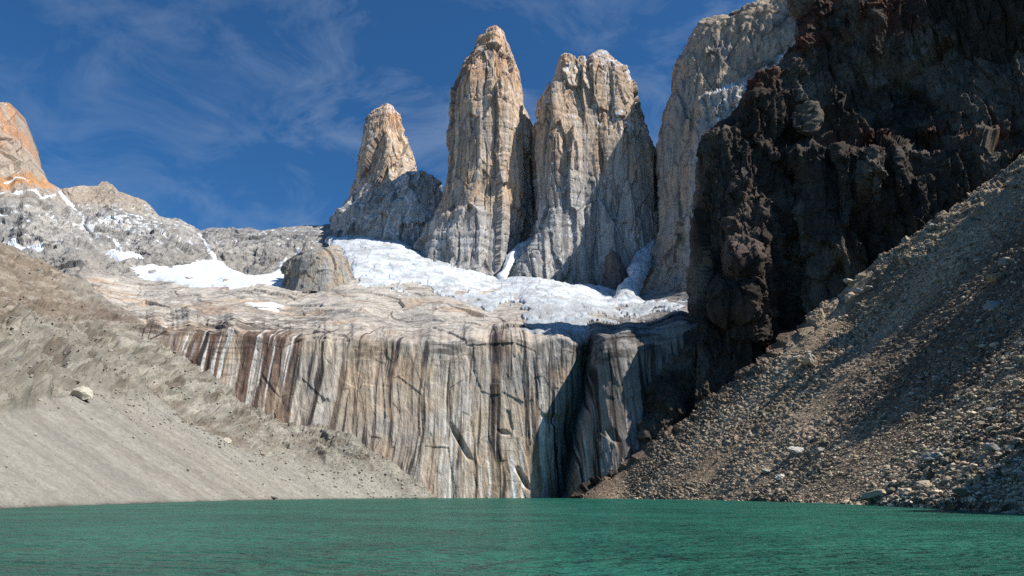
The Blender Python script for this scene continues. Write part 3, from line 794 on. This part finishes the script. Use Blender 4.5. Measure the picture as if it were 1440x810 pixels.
def build_cliff():
    PX, PY, Y, xl = row_sheet(CLIFF_L, 1640, -200, 716, cliff_surface, 1.1, 30, 36, 111, jag=2.5)
    P = pt(PX, PY, Y); N = grid_normals(P)
    if N[..., 1].mean() > 0: N = -N
    x, y, z = P[..., 0], P[..., 1], P[..., 2]
    wz = z + .18*x + 5*vnoise(x/40, y/40, z/40, 112)
    d = 3.0*fbm(x/45, y/45, z/90, 3, 113)
    c1, e1 = crag(x/36, y/36, wz/75, 115, tilt=1.4); c2, e2 = crag(x/15, y/15, wz/24, 117, tilt=1.6); c3, e3 = crag(x/4.6, y/4.6, wz/8, 119, tilt=1.3); c4, e4 = crag(x/2.0, y/2.0, z/2.6, 120, tilt=1.3)
    bed = np.abs(((wz/17.0) % 1) - .5)*2
    c5, e5 = crag(x/8, y/8, wz/48, 122, tilt=1.0)
    d += 6.0*c1 + 2.0*c2 + 2.0*c5 + .9*c3 + .35*c4 + .4*fbm(x/3, y/3, z/3, 2, 121)
    P = P + N*(d*np.clip((PX-xl[:, None])/10, .25, 1))[..., None]
    base = np.array([0.082, 0.066, 0.053])
    col = mixc(base, np.array([0.190, 0.162, 0.130]), sst(-.1, .35, fbm(x/50, y/50, z/50, 4, 123)))
    col = mixc(col, np.array([0.040, 0.034, 0.030]), .7*sst(.0, .4, fbm(x/14, y/14, z/60, 4, 125)))
    red = np.exp(-((PY-(78-.75*(PX-1120)))/16)**2)*(PX < 1230) + (1-sst(40, 75, PY))*sst(1120, 1140, PX)*(1-sst(1270, 1320, PX))*.7 + np.exp(-((PY-196)/9)**2)*sst(1150, 1190, PX) + .5*np.exp(-((PY-185)/22)**2)*sst(1280, 1330, PX)
    col = mixc(col, np.array([0.135, 0.050, 0.030]), np.clip(red, 0, 1)*.85*sst(-.35, .2, fbm(x/14, y/14, z/14, 4, 127)))
    pale = np.exp(-(((PX-(1140+.22*(PY-140)))/16)**4) - ((PY-145)/52)**4) + .8*np.exp(-((PX-1208)/12)**4-((PY-70)/30)**4)
    col = mixc(col, np.array([0.20, 0.175, 0.145]), .8*np.clip(pale, 0, 1))
    brn = np.exp(-((PX-1045)/34)**4 - ((PY-355)/100)**4)
    col = mixc(col, np.array([0.20, 0.145, 0.120]), .75*brn*sst(-.4, .1, fbm(x/20, y/20, z/20, 3, 129)))
    col = speck(col, x, y, z, .2, 706)
    P, col = extend(P, col, 'left', [(5, 8, 0), (30, 14, 0), (120, 12, 0), (260, -10, 0)])
    P, col = extend(P, col, 'top', [(0, 20, -5), (30, 60, -30)])
    return tag(mesh_from('dark_rock_cliff', P, grid_faces(*P.shape[:2]), col=col, mat=M_CLIFF),
               'huge dark brown cliff filling the right side with a reddish ledge across it', 'cliff', kind='structure')
build_cliff()

# ------------------------------------------------------------ the grey moraine slope on the left bank
MOR_TOP = [(-200, 250), (-60, 325), (0, 340), (20, 348), (45, 361), (60, 368), (90, 385), (120, 395), (150, 420), (190, 445), (230, 483), (260, 510), (300, 541), (330, 560), (380, 588), (430, 603), (437, 596), (450, 600), (470, 612), (500, 625), (525, 642), (560, 664), (590, 685), (612, 698), (625, 703)]
def shore_l(px): return ip(px, [(-200, 723), (0, 715), (150, 709.5), (300, 704.5), (450, 702), (600, 700.6), (625, 700.4)])
_c = [(x_, float(shore_l(x_)), float(shoreY(shore_l(x_)))) for x_ in (-200, -80, 0, 100, 220, 340, 460, 560, 615)]
_sl = [(float(shoreY(shore_l(a))), float(ray(a, shore_l(a))[0]*shoreY(shore_l(a)))) for a in np.linspace(-200, 615, 60)]
def on_plane(px, py, slope):
    """depth at which the sight line meets a slope of that steepness rising from the left shore"""
    rX, rZ = ray(px, py); Ys = np.linspace(60, 620, 2000)
    g = (EYE + rZ*Ys) - slope*(-rX*Ys + ip(Ys, _sl))
    k = np.where((g[:-1] > 0) & (g[1:] <= 0))[0]
    return float(Ys[k[0]]) if len(k) else 600.0
_c += [(a, b, on_plane(a, b, .58)) for a, b in ((-200, 600), (-100, 640), (0, 570), (0, 650), (100, 600), (100, 660), (200, 600), (200, 660), (300, 640), (300, 672), (400, 670), (500, 685))]
_c += [(a, b, on_plane(a, b, .60)) for a, b in ((-200, 450), (0, 480), (100, 520), (200, 540))]
_c += [(-200, 290, 430), (0, 345, 520), (60, 370, 560), (150, 420, 590), (230, 485, 590), (330, 562, 585), (430, 604, 572), (500, 627, 568), (560, 670, 560), (600, 697, 556)]
MOR = tps(_c)
def build_moraine():
    xs = np.concatenate([np.arange(-200, -20, 3.0), np.arange(-20, 625, 0.9)])
    yt = ip(xs, MOR_TOP) + 1.2*fbm(xs/8.0, 0, 0, 3, 131); yb = shore_l(xs) + 5
    ny = 460
    t = (np.linspace(0, 1, ny)**1.0)[:, None]
    PY = yb + (yt-yb)*t; PX = np.repeat(xs[None], ny, 0)
    P = pt(PX, PY, MOR(PX, PY)); N = grid_normals(P)
    if N[..., 2].mean() < 0: N = -N
    x, y, z = P[..., 0], P[..., 1], P[..., 2]
    # the band where the old moraine is gullied; below it a smooth fan, above it brown scree
    up = z - (38 + 0.0*y)
    fanline = ip(PX, [(-200, 500), (0, 578), (60, 560), (120, 545), (220, 560), (330, 625), (430, 655), (520, 665), (625, 700)]) + 8*vnoise(x/15, y/22, z/15, 133)
    rough = 1 - sst(-10, 12, PY - fanline)
    q = y - 0.03*x + 2.5*vnoise(x/60, y/60, 0, 135)
    gul = fbm(q/34, 0, z/260, 3, 137, ridged=True)
    gullied = rough*sst(-.1, .35, fbm(x/90, y/120, z/80, 2, 138) + .25)
    d = gullied*14*gul*(1-sst(90, 135, z)) + rough*(3.0*fbm(q/20, x/60, z/50, 3, 139, ridged=True) + 1.5*fbm(x/6, y/24, z/6, 3, 141, gain=.6))
    c1, e1 = crag(x/12, y/34, z/11, 143, tilt=1.2); c2, e2 = crag(x/4.5, y/15, z/4.5, 145, tilt=1.3)
    rocky = rough*sst(-.15, .3, fbm(x/35, y/45, z/30, 3, 147) + .05)
    c3, e3 = crag(x/2.0, y/8.0, z/2.0, 146, tilt=1.5)
    d += rocky*(2.0*c1 + 1.5*c2) + rough*.7*c3
    d += (1-rough)*(0.35*fbm(q/9, 3, z/80, 3, 149) + .15*fbm(x/1.6, y/6, z/1.6, 2, 151))
    # the little gullied spur at the far end and the broken brown crest
    spur = np.exp(-((PX-480)/46)**2)*(1-sst(650, 668, PY))
    d += spur*5*fbm(q/11, 0, z/60, 3, 153, ridged=True)
    pocket = np.zeros_like(PX)
    for (cx, cy, w_, h_) in ((22, 545, 24, 9), (15, 500, 26, 8), (72, 512, 20, 8), (85, 560, 20, 7), (160, 556, 15, 6), (180, 568, 13, 6), (205, 478, 14, 5), (190, 545, 16, 7), (150, 478, 20, 5), (120, 525, 14, 5), (60, 470, 24, 6),
                            (240, 545, 12, 5), (262, 590, 16, 6), (285, 600, 12, 5), (350, 610, 14, 5), (400, 628, 12, 5), (455, 622, 12, 6), (480, 632, 9, 7), (505, 650, 9, 6), (445, 650, 14, 4)):
        a_ = (PX-cx)*.80 + (PY-cy)*.60; b_ = -(PX-cx)*.60 + (PY-cy)*.80
        a_ = a_ + 4*vnoise(x/6, y/8, z/6, 142); b_ = b_ + 3*vnoise(x/5, y/7, z/5, 144)
        pocket = np.maximum(pocket, 1 - sst(.5, 1.1, (a_/w_)**2 + (b_/h_)**2))
    d -= pocket*4.0*rough
    P = P + N*(d*sst(0, .02, t)*(1 - .6*sst(.96, 1, t)))[..., None]
    fan = mixc(np.array([0.305, 0.290, 0.250]), np.array([0.355, 0.338, 0.290]), sst(-.3, .3, fbm(q/14, 0, z/200, 4, 155)))
    fan = mixc(fan, np.array([0.27, 0.225, 0.19]), .4*sst(.2, .5, fbm(q/6, 4, z/150, 3, 157)))
    mor = mixc(np.array([0.27, 0.250, 0.205]), np.array([0.345, 0.325, 0.272]), sst(-.2, .4, fbm(x/18, y/22, z/14, 4, 159)))
    mor = mixc(mor, np.array([0.215, 0.175, 0.135]), .7*sst(-.05, .35, -gul + .4*fbm(x/9, y/9, z/9, 3, 160) - .2))
    bn = sst(300, 330, z*3.3 - y*.25 - (PX-60)*.35 + 60*vnoise(x/50, y/50, z/30, 161) + 0*x)
    bz = (1-sst(430, 475, PY + .15*(PX-100) + 10*vnoise(x/25, y/25, z/25, 163)))
    brown = mixc(np.array([0.255, 0.190, 0.140]), np.array([0.33, 0.255, 0.19]), sst(-.3, .3, fbm(x/25, y/30, z/20, 4, 165)))
    brown = mixc(brown, np.array([0.16, 0.118, 0.092]), .65*sst(.0, .4, fbm(x/14, y/30, z/12, 4, 167)))
    col = mixc(fan, mor, rough)
    col = mixc(col, brown, rough*bz*.72)
    gravel_band = np.exp(-((PX-160)/60)**2 - ((PY-(440+.18*(PX-160)))/22)**2)
    col = mixc(col, np.array([0.20, 0.155, 0.125]), .8*np.clip(gravel_band*1.3, 0, 1))
    col = mixc(col, np.array([0.36, 0.34, 0.30]), .7*(1-sst(398, 425, PY - .25*(PX-60)))*sst(60, 130, PX))
    col = mixc(col, np.array([0.09, 0.075, 0.06]), .6*rocky*(1-sst(0, .06, e1)))
    wet = np.exp(-np.clip(z, 0, None)/0.5)
    col = mixc(col, col*.35, wet)
    col = mixc(col, np.array([0.175, 0.142, 0.108]), .75*pocket*rough)
    mottle = fbm(x/5, y/18, z/4.5, 4, 168, gain=.65)
    col = mixc(col, np.array([0.17, 0.135, 0.105]), rough*.6*sst(.05, .4, mottle))
    col = mixc(col, np.array([0.47, 0.44, 0.37]), rough*.5*sst(.1, .4, -mottle))
    col = speck(col*.77, x, y, z, .18, 707)
    P2, col2 = extend(P, col, 'top', [(-6, 6, -1), (-40, 40, -30), (-200, 120, -160)])
    o = mesh_from('moraine_slope', P2, grid_faces(*P2.shape[:2]), col=col2, mat=M_FAN)
    tag(o, 'pale grey gravel moraine slope running down to the left shore', 'slope', kind='structure')
    return P, PX, PY, rough
MP, MPX, MPY, MROUGH = build_moraine()

# ------------------------------------------------------------ the stony scree slope on the right bank
SCR_TOP = [(800, 706), (815, 701), (850, 676), (900, 637), (950, 596), (1000, 556), (1050, 514), (1100, 473), (1150, 432), (1180, 410), (1200, 398), (1250, 355), (1300, 316), (1340, 292), (1380, 262), (1410, 245), (1440, 218), (1520, 160), (1700, 60)]
def shore_r(px): return ip(px, [(780, 700.4), (820, 700.6), (950, 702.2), (1080, 705), (1180, 708.5), (1260, 712), (1350, 717), (1440, 722.5), (1700, 745)])
_c = [(x_, float(shore_r(x_)), float(shoreY(shore_r(x_)))) for x_ in (800, 880, 960, 1040, 1120, 1200, 1280, 1360, 1440, 1560, 1700)]
_c += [(815, 700.5, 552), (850, 676, 548), (900, 637, 544), (950, 596, 540), (1000, 556, 532), (1050, 514, 520), (1100, 473, 520), (1150, 432, 518), (1200, 398, 514), (1250, 355, 508), (1300, 316, 500), (1380, 262, 486), (1440, 218, 475), (1520, 160, 455), (1700, 60, 410)]
_sr = [(float(shoreY(shore_r(a))), float(ray(a, shore_r(a))[0]*shoreY(shore_r(a)))) for a in np.linspace(780, 1700, 80)]
def on_right(px, py, slope):
    rX, rZ = ray(px, py); Ys = np.linspace(60, 560, 4000)
    g = slope*(rX*Ys - ip(Ys, _sr)) - (EYE + rZ*Ys)
    k = np.where((g[:-1] < 0) & (g[1:] >= 0))[0]
    return float(Ys[k[0]]) if len(k) else None
for _a, _b in ((1000, 660), (1000, 620), (1060, 670), (1060, 620), (1060, 570), (1120, 670), (1120, 620), (1120, 560), (1200, 670), (1200, 610), (1200, 540), (1200, 470), (1300, 670), (1300, 600), (1300, 520), (1300, 430),
               (1380, 660), (1380, 580), (1380, 490), (1380, 390), (1440, 650), (1440, 560), (1440, 460), (1440, 360), (1560, 600), (1560, 450)):
    _Y = on_right(_a, _b, float(ip(_a, [(1000, .79), (1060, .76), (1120, .73), (1200, .70), (1600, .68)])) + .0004*(600-_b))
    if _Y: _c += [(_a, _b, _Y)]
SCR = tps(_c)
def build_scree():
    xs = np.concatenate([np.arange(800, 1450, 0.85), np.arange(1450, 1700, 3)])
    yt = ip(xs, SCR_TOP) + 1.5*fbm(xs/7.0, 0, 0, 3, 171); yb = shore_r(xs) + 5
    ny = 560
    t = np.linspace(0, 1, ny)[:, None]
    PY = yb + (yt-yb)*t; PX = np.repeat(xs[None], ny, 0)
    P = pt(PX, PY, SCR(PX, PY)); N = grid_normals(P)
    if N[..., 2].mean() < 0: N = -N
    x, y, z = P[..., 0], P[..., 1], P[..., 2]
    q = y - 0.18*x + 6*vnoise(x/60, y/60, 0, 173)
    d = 1.7*fbm(q/30, 0, z/200, 3, 175) + .5*fbm(q/8, 0, z/60, 2, 177)
    c1, e1 = crag(x/1.6, y/4.2, z/1.5, 179, tilt=2.0); c2, e2 = crag(x/3.6, y/9, z/3.2, 181, tilt=1.8)
    st = sst(-.4, .3, fbm(x/30, y/45, z/30, 3, 183) + .15)
    d += st*(.42*c1 + .55*c2*sst(-.2, .5, c2)) + .2*fbm(x/1.2, y/4, z/1.2, 2, 185)
    top = sst(.80, .97, t)
    d += top*(2.2*crag(x/12, y/14, z/10, 187)[0])
    P = P + N*(d*sst(0, .012, t))[..., None]
    col = mixc(np.array([0.19, 0.138, 0.090]), np.array([0.34, 0.255, 0.172]), sst(-.3, .3, fbm(q/12, 0, z/120, 4, 189)))
    col = mixc(col, np.array([0.56, 0.47, 0.34]), .85*st*sst(-.1, .6, c1)*sst(.02, .14, e1))
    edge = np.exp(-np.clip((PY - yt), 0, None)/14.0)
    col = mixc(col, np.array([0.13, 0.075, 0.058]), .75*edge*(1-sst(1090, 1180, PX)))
    shade_earth = sst(-10, 40, (PY - ip(PX, [(800, 900), (1130, 700), (1160, 520), (1220, 480), (1300, 415), (1380, 340), (1440, 295), (1700, 120)])))*(1-sst(590, 650, PY - .2*(PX-1300)))*sst(1150, 1250, PX + .4*(PY-500))
    col = mixc(col, np.array([0.085, 0.062, 0.045]), .72*shade_earth*sst(-.5, .1, fbm(q/16, 0, z/160, 3, 193)))  # dark earth, with shade painted in to deepen the shadow bands
    lane = sst(.1, .4, fbm(q/20, 7, z/300, 2, 191))
    col = mixc(col, np.array([0.15, 0.115, 0.085]), .5*lane)
    wet = np.exp(-np.clip(z, 0, None)/0.4)
    col = mixc(col, col*.4, wet)
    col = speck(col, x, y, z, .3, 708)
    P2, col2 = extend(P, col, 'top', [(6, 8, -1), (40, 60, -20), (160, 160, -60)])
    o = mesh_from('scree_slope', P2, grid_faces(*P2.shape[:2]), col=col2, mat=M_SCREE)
    tag(o, 'steep brown scree slope of loose stones below the dark cliff', 'slope', kind='structure')
    return P, PX, PY, N, st
SP_, SPX, SPY, SN, SST = build_scree()

# ------------------------------------------------------------ unseen jagged spur added out of frame right, crest shaped to shadow the scree
def build_shadow_spur():
    ys = np.arange(-160, 434, 1.6)
    h = ip(ys, [(-160, 290), (-60, 340), (22, 352), (44, 338), (62, 300), (80, 272), (120, 262), (190, 266), (206, 287), (226, 292), (247, 284), (268, 274), (292, 266), (308, 243), (340, 243),
                (350, 257), (370, 260), (385, 281), (395, 270), (404, 263), (412, 266), (424, 282), (430, 262), (436, 232)])
    h = h + 4.5*fbm(ys/9.0, 0, 0, 4, 401)
    prof = [(-275, None, -4), (-262, None, -1), (-170, None, 62), (-70, None, 150), (-34, -62, None), (-12, -20, None), (0, 0, None), (14, -6, None), (40, -40, None), (120, -160, None), (200, -300, None)]
    pts_ = []
    us = np.linspace(0, len(prof)-1, 150)
    X = np.zeros((len(us), len(ys))); Z = X.copy()
    for j, (dx, dh, az) in enumerate(prof):
        row = (h + dh) if az is None else np.full_like(h, az - 8.0)
        pts_.append((dx, row))
    for i, u in enumerate(us):
        k = min(int(u), len(prof)-2); f = u-k
        X[i] = 370 + pts_[k][0]*(1-f) + pts_[k+1][0]*f; Z[i] = pts_[k][1]*(1-f) + pts_[k+1][1]*f
    Yg = np.repeat(ys[None], len(us), 0)
    sh_ = sst(350, 385, Yg)
    X = X + 27*sh_; Yg = Yg - 9.8*sh_; Z = Z + 32*sh_*sst(285, 340, X)
    P = np.stack([X, Yg, Z], -1); N = grid_normals(P)
    if N[..., 2].mean() < 0: N = -N
    k = (X > 285)
    d = k*(3.5*crag(X/18, Yg/18, Z/26, 403)[0] + 1.5*crag(X/7, Yg/7, Z/9, 405)[0]) + .5*fbm(X/5, Yg/5, Z/5, 3, 407)
    d = d*(1 - .75*np.exp(-((X-370)/10)**2))
    P = P + N*d[..., None]
    col = mixc(np.array([0.16, 0.13, 0.105]), np.array([0.075, 0.06, 0.05]), sst(285, 310, X))
    o = mesh_from('shadow_spur', P, grid_faces(*P.shape[:2]), col=col, mat=M_CLIFF)
    tag(o, 'unseen jagged rock spur added above the near right shore to shadow the scree', 'cliff', kind='structure')
build_shadow_spur()

# ------------------------------------------------------------ loose stones
def ico(sub=0):
    import bmesh
    bm = bmesh.new(); bmesh.ops.create_icosphere(bm, subdivisions=sub+1, radius=1)
    V = np.array([v.co[:] for v in bm.verts]); F = np.array([[v.index for v in f.verts] for f in bm.faces]); bm.free()
    return V, F

def stone_shape(rng, sub):
    """an angular block: a sphere cut by a few random planes"""
    V, F = ico(sub)
    V = V.copy()
    for k in range(9 + 5*sub):
        n = rng.normal(size=3); n /= np.linalg.norm(n)
        h = rng.uniform(.50, .86)
        s = V @ n
        V = V - np.outer(np.clip(s - h, 0, None), n)
    V *= np.array([1, rng.uniform(.7, 1), rng.uniform(.5, .8)])
    if sub >= 2: V += .035*rng.normal(size=V.shape)
    return V, F

rng = np.random.default_rng(5)
SHAPES = [stone_shape(rng, 0) for _ in range(14)]

def rot(rng):
    q = rng.normal(size=4); q /= np.linalg.norm(q); w, x, y, z = q
    return np.array([[1-2*(y*y+z*z), 2*(x*y-z*w), 2*(x*z+y*w)], [2*(x*y+z*w), 1-2*(x*x+z*z), 2*(y*z-x*w)], [2*(x*z-y*w), 2*(y*z+x*w), 1-2*(x*x+y*y)]])

def stone_col(rng, dark=0.0):
    v = (.20 + .5*rng.random()**1.3)*(1-dark)
    c = np.array([v, v*.83, v*.60])
    if rng.random() < .10: c = np.array([v, v*.72, v*.52])
    if rng.random() < .2: c = c*.5
    return c

def scatter(name, pts, radii, mat, label, dark=0.0):
    n = len(pts); kind = rng.integers(0, len(SHAPES), n)
    q = rng.normal(size=(n, 4)); q /= np.linalg.norm(q, axis=1, keepdims=True); w, x, y, z = q.T
    M = np.stack([np.stack([1-2*(y*y+z*z), 2*(x*y-z*w), 2*(x*z+y*w)], -1), np.stack([2*(x*y+z*w), 1-2*(x*x+z*z), 2*(y*z-x*w)], -1),
                  np.stack([2*(x*z-y*w), 2*(y*z+x*w), 1-2*(x*x+y*y)], -1)], 1)
    cols = np.array([stone_col(rng, dark) for _ in range(n)])
    Vs, Fs, Cs, off = [], [], [], 0
    for k, (V, F) in enumerate(SHAPES):
        m = np.where(kind == k)[0]
        if not len(m): continue
        W = np.einsum('nij,vj->nvi', M[m], V)*radii[m, None, None]*np.array([1, 1, .75]) + pts[m][:, None]
        Vs.append(W.reshape(-1, 3)); Cs.append(np.repeat(cols[m], len(V), 0))
        Fs.append((F[None] + (np.arange(len(m))*len(V))[:, None, None]).reshape(-1, 3) + off); off += len(m)*len(V)
    o = mesh_from(name, np.concatenate(Vs), np.concatenate(Fs), col=np.concatenate(Cs), mat=mat, smooth=False)
    return tag(o, label, 'stones', kind='stuff')

def pick(PX, PY, Pm, n, wfn, x0, x1, rng):
    """random vertices of a slope, thinned by a density"""
    ny, nx = PX.shape; out = []
    while len(out) < n:
        i = rng.integers(3, ny-1, 20000); j = rng.integers(0, nx, 20000)
        k = (PX[i, j] > x0) & (PX[i, j] < x1)
        # rows are packed where the slope is short on screen: weight by column height
        colh = (PY[0, j] - PY[-1, j])/520
        k &= rng.random(20000) < np.clip(wfn(PX[i, j], PY[i, j])*colh, 0, 1)
        out += list(zip(i[k], j[k]))
    return np.array(out[:n])

def dens(px, py):
    h = (shore_r(px) - py)
    low = np.exp(-h/90.0)
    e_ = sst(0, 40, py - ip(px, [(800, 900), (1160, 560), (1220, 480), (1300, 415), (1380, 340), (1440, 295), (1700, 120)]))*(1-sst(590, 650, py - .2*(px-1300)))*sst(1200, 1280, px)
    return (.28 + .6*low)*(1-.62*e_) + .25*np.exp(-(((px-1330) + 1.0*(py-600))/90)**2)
ij = pick(SPX, SPY, SP_, 26000, dens, 815, 1470, rng)
pts = SP_[ij[:, 0], ij[:, 1]]
Yd = pts[:, 1]
pix = 1.15 + 1.0*rng.pareto(2.7, len(pts)); pix = np.clip(pix, 0, 5.5)
pix *= ip(SPX[ij[:, 0], ij[:, 1]], [(800, .7), (1000, .8), (1180, 1.0), (1260, 1.3), (1440, 1.4)])
rad = pix*np.sqrt(Yd*210)/FPX*1.05
order = np.argsort(-pix*rad**0.0)
big, small = order[:285], order[285:]
scatter('scree_stones', pts[small] + SN[ij[small, 0], ij[small, 1]]*(rad[small]*.15)[:, None], rad[small], M_STONE, 'countless pale angular stones strewn over the right scree slope')

# the same, thin, on the left moraine
ij2 = pick(MPX, MPY, MP, 12000, lambda px, py: .015 + .22*(py < ip(px, [(-200, 500), (0, 578), (60, 560), (120, 545), (220, 560), (330, 625), (430, 655), (620, 700)])) + .7*np.exp(-((py-ip(px, [(-200, 480), (0, 500), (120, 520), (220, 560), (330, 610), (430, 645), (620, 690)]))/40)**2), -30, 610, rng)
p2 = MP[ij2[:, 0], ij2[:, 1]]
r2 = (0.6 + .6*rng.pareto(2.4, len(p2))).clip(0, 3.8)*np.sqrt(p2[:, 1]*300)/FPX
rng_dark = stone_col
stone_col = lambda r, dark=0.0: np.array([1, .93, .80])*r.uniform(.22, .44)
scatter('moraine_stones', p2 + np.array([.3, -.2, .2])*r2[:, None], r2, M_STONE, 'pale stones scattered over the left moraine slope')
stone_col = rng_dark

# ------------------------------------------------------------ boulders, each one its own object
BSH = []
for k in range(12):
    V, F = stone_shape(rng, 2)
    col = np.tile(stone_col(np.random.default_rng(50+k)), (len(V), 1))
    o = mesh_from('boulder', V, F, col=col, mat=M_STONE, smooth=False)
    BSH.append(o.data); bpy.data.objects.remove(o)

def on_slope(px, py, PXg, PYg, Pg):
    k = np.argmin((PXg-px)**2 + (PYg-py)**2)
    return Pg.reshape(-1, 3)[k]

def boulder(p, r, label, group=None, shape=0, sc3=(1, 1, .8), rz=0.0, mesh=None):
    o = bpy.data.objects.new('boulder', mesh or BSH[shape % 12])
    C.objects.link(o)
    o.location = np.array(p) + np.array([0, -.15, .3])*r; o.scale = (r*sc3[0], r*sc3[1], r*sc3[2]); o.rotation_euler = (rng.uniform(-.3, .3), rng.uniform(-.3, .3), rz)
    return tag(o, label, 'boulder', group)

# blocks standing in the shallows along the right shore
_px = rng.uniform(830, 1460, 420); _Y = shoreY(shore_r(_px)); _X, _ = ray(_px, shore_r(_px))
_p = np.stack([_X*_Y - rng.uniform(-.8, 1.6, 420), _Y, rng.uniform(-.25, .35, 420)], -1)
scatter('shore_stones', _p, (1.1 + 1.1*rng.pareto(2.4, 420)).clip(0, 6)*np.sqrt(_Y*190)/FPX*ip(_px, [(830, .6), (1150, .8), (1250, 1.7), (1460, 1.8)]), M_STONE, 'tan stones lining the water edge of the right shore')

def painted(shape, c):
    me = BSH[shape].copy(); a = me.color_attributes['tint']
    k = np.ones((len(me.vertices), 4), f32); k[:, :3] = c; a.data.foreach_set('color', k.ravel()); return me

PALE = (0.50, 0.48, 0.42); TANB = (0.42, 0.34, 0.24); GREYB = (0.30, 0.29, 0.26); ORB = (0.50, 0.27, 0.15)
R_NAMED = [  # px, py, radius in px, colour, stretch, label
    (1120, 637, 13, PALE, (1.1, .9, .95), 'large pale boulder standing alone low on the right scree'),
    (1153, 641, 9, GREYB, (1, 1, .9), 'dull grey boulder just right of the lone pale boulder'),
    (1076, 664, 9, GREYB, (1, 1, .8), 'grey boulder with a lit tip, left of and below the lone pale boulder'),
    (1098, 676, 7, PALE, (1.2, 1, .7), 'flat cream boulder near the water below the lone pale boulder'),
    (1099, 700, 4.5, ORB, (1.2, 1, .8), 'orange stone at the water edge of the right shore'),
    (1318, 654, 15, GREYB, (1.2, 1, .9), 'broad grey boulder with an undercut side above the right shore'),
    (1403, 643, 13, GREYB, (1.1, 1, .9), 'blocky grey boulder near the right edge of the photo above the shadow'),
    (1304, 694, 11, TANB, (1.2, 1, .8), 'square tan boulder just above the waterline on the right shore'),
    (1277, 700, 9, TANB, (1, 1, 1), 'yellowish upright boulder by the waterline left of the square tan one'),
    (1237, 707, 14, TANB, (1.5, 1, .6), 'long low tan boulder lying in the waterline, leftmost of the shore blocks'),
    (1366, 709, 11, TANB, (1.4, 1, .6), 'wedge shaped tan boulder at the waterline under the dark shadow'),
    (1396, 711, 9, PALE, (1, 1, .9), 'cream boulder at the waterline right of the wedge shaped one'),
    (1427, 707, 10, TANB, (1.2, 1, .7), 'tan boulder in the shade at the far right end of the shore'),
    (1138, 514, 13, PALE, (2.0, .8, .7), 'long pale slab boulder casting a dark streak high on the right scree'),
    (1118, 508, 8, PALE, (1.3, 1, .7), 'small pale boulder beside the long slab boulder'),
    (1195, 424, 11, TANB, (1.0, 1, 1.1), 'tan boulder at the upper edge of the scree under the cliff foot'),
    (1202, 412, 12, GREYB, (1.6, .8, .6), 'bluish grey slab leaning above the tan boulder at the scree edge'),
    (1222, 408, 9, GREYB, (1.2, 1, .8), 'rounded grey boulder right of the leaning slab'),
    (1308, 325, 11, GREYB, (1.3, 1, .9), 'grey boulder on the sunlit strip at the top of the scree'),
    (1412, 372, 10, GREYB, (1, 1, .9), 'rounded boulder high in the shaded part of the scree'),
    (1403, 395, 13, TANB, (1.4, 1, .8), 'two toned boulder pair high in the shaded scree near the right edge'),
    (1399, 437, 11, GREYB, (1.2, 1, .9), 'lone grey boulder in the middle of the shaded scree'),
    (1436, 545, 9, TANB, (1, 1, .9), 'tan boulder cut by the right edge of the photo'),
    (1400, 614, 9, TANB, (1.2, 1, .8), 'tan flat topped boulder above the blocky grey one'),
    (1396, 584, 8, GREYB, (.8, 1, 1.2), 'upright grey boulder upslope of the tan flat topped one'),
    (1192, 398, 8, PALE, (1.5, 1, .6), 'pale slab resting on the edge of the sunlit strip'),
]
for i, (px, py, rp, c, s3, lab) in enumerate(R_NAMED):
    p = on_slope(px, py, SPX, SPY, SP_)
    boulder(p, 1.2*rp*p[1]/FPX, lab, shape=i, sc3=s3, rz=i*1.3, mesh=painted(i % 12, c))
L_NAMED = [
    (118, 562, 17, (0.46, 0.43, 0.35), (1.15, .9, .95), 'big pale rounded boulder sticking out of the left moraine gullies'),
    (48, 569, 6, (0.45, 0.42, 0.34), (1.2, 1, .7), 'small pale boulder left of the big rounded one on the moraine'),
    (320, 620, 9, (0.44, 0.40, 0.32), (.8, 1, 1.2), 'upright pale boulder at the top of the smooth gravel fan'),
    (369, 640, 6, (0.42, 0.34, 0.27), (1, 1, 1), 'pinkish boulder right of the upright pale boulder'),
    (397, 625, 5, (0.45, 0.42, 0.34), (1, 1, .9), 'small cream boulder on the rocky band of the left moraine'),
    (104, 543, 6, (0.22, 0.18, 0.14), (1.2, 1, .8), 'dark boulder at the upper left of the big rounded one'),
    (90, 470, 5, (0.42, 0.26, 0.17), (1.3, 1, .8), 'rusty boulder high on the left moraine'),
    (225, 489, 4, (0.40, 0.36, 0.28), (1.4, 1, .7), 'flat pale boulder near the crest of the left moraine'),
    (385, 702, 5, (0.10, 0.09, 0.08), (2.4, 1, .45), 'dark flat rock lying in the water by the left shore'),
]
for i, (px, py, rp, c, s3, lab) in enumerate(L_NAMED):
    p = on_slope(px, py, MPX, MPY, MP)
    boulder(p, rp*p[1]/FPX, lab, shape=i+3, sc3=s3, rz=i*1.1, mesh=painted((i+3) % 12, c))
for k, i in enumerate(big):
    boulder(pts[i], rad[i]*.95, 'ordinary mid sized stone block among the rubble of the right scree', 'stone blocks on the right scree', shape=int(rng.integers(12)), sc3=(1, rng.uniform(.7, 1.1), rng.uniform(.55, .9)), rz=rng.uniform(0, 6))
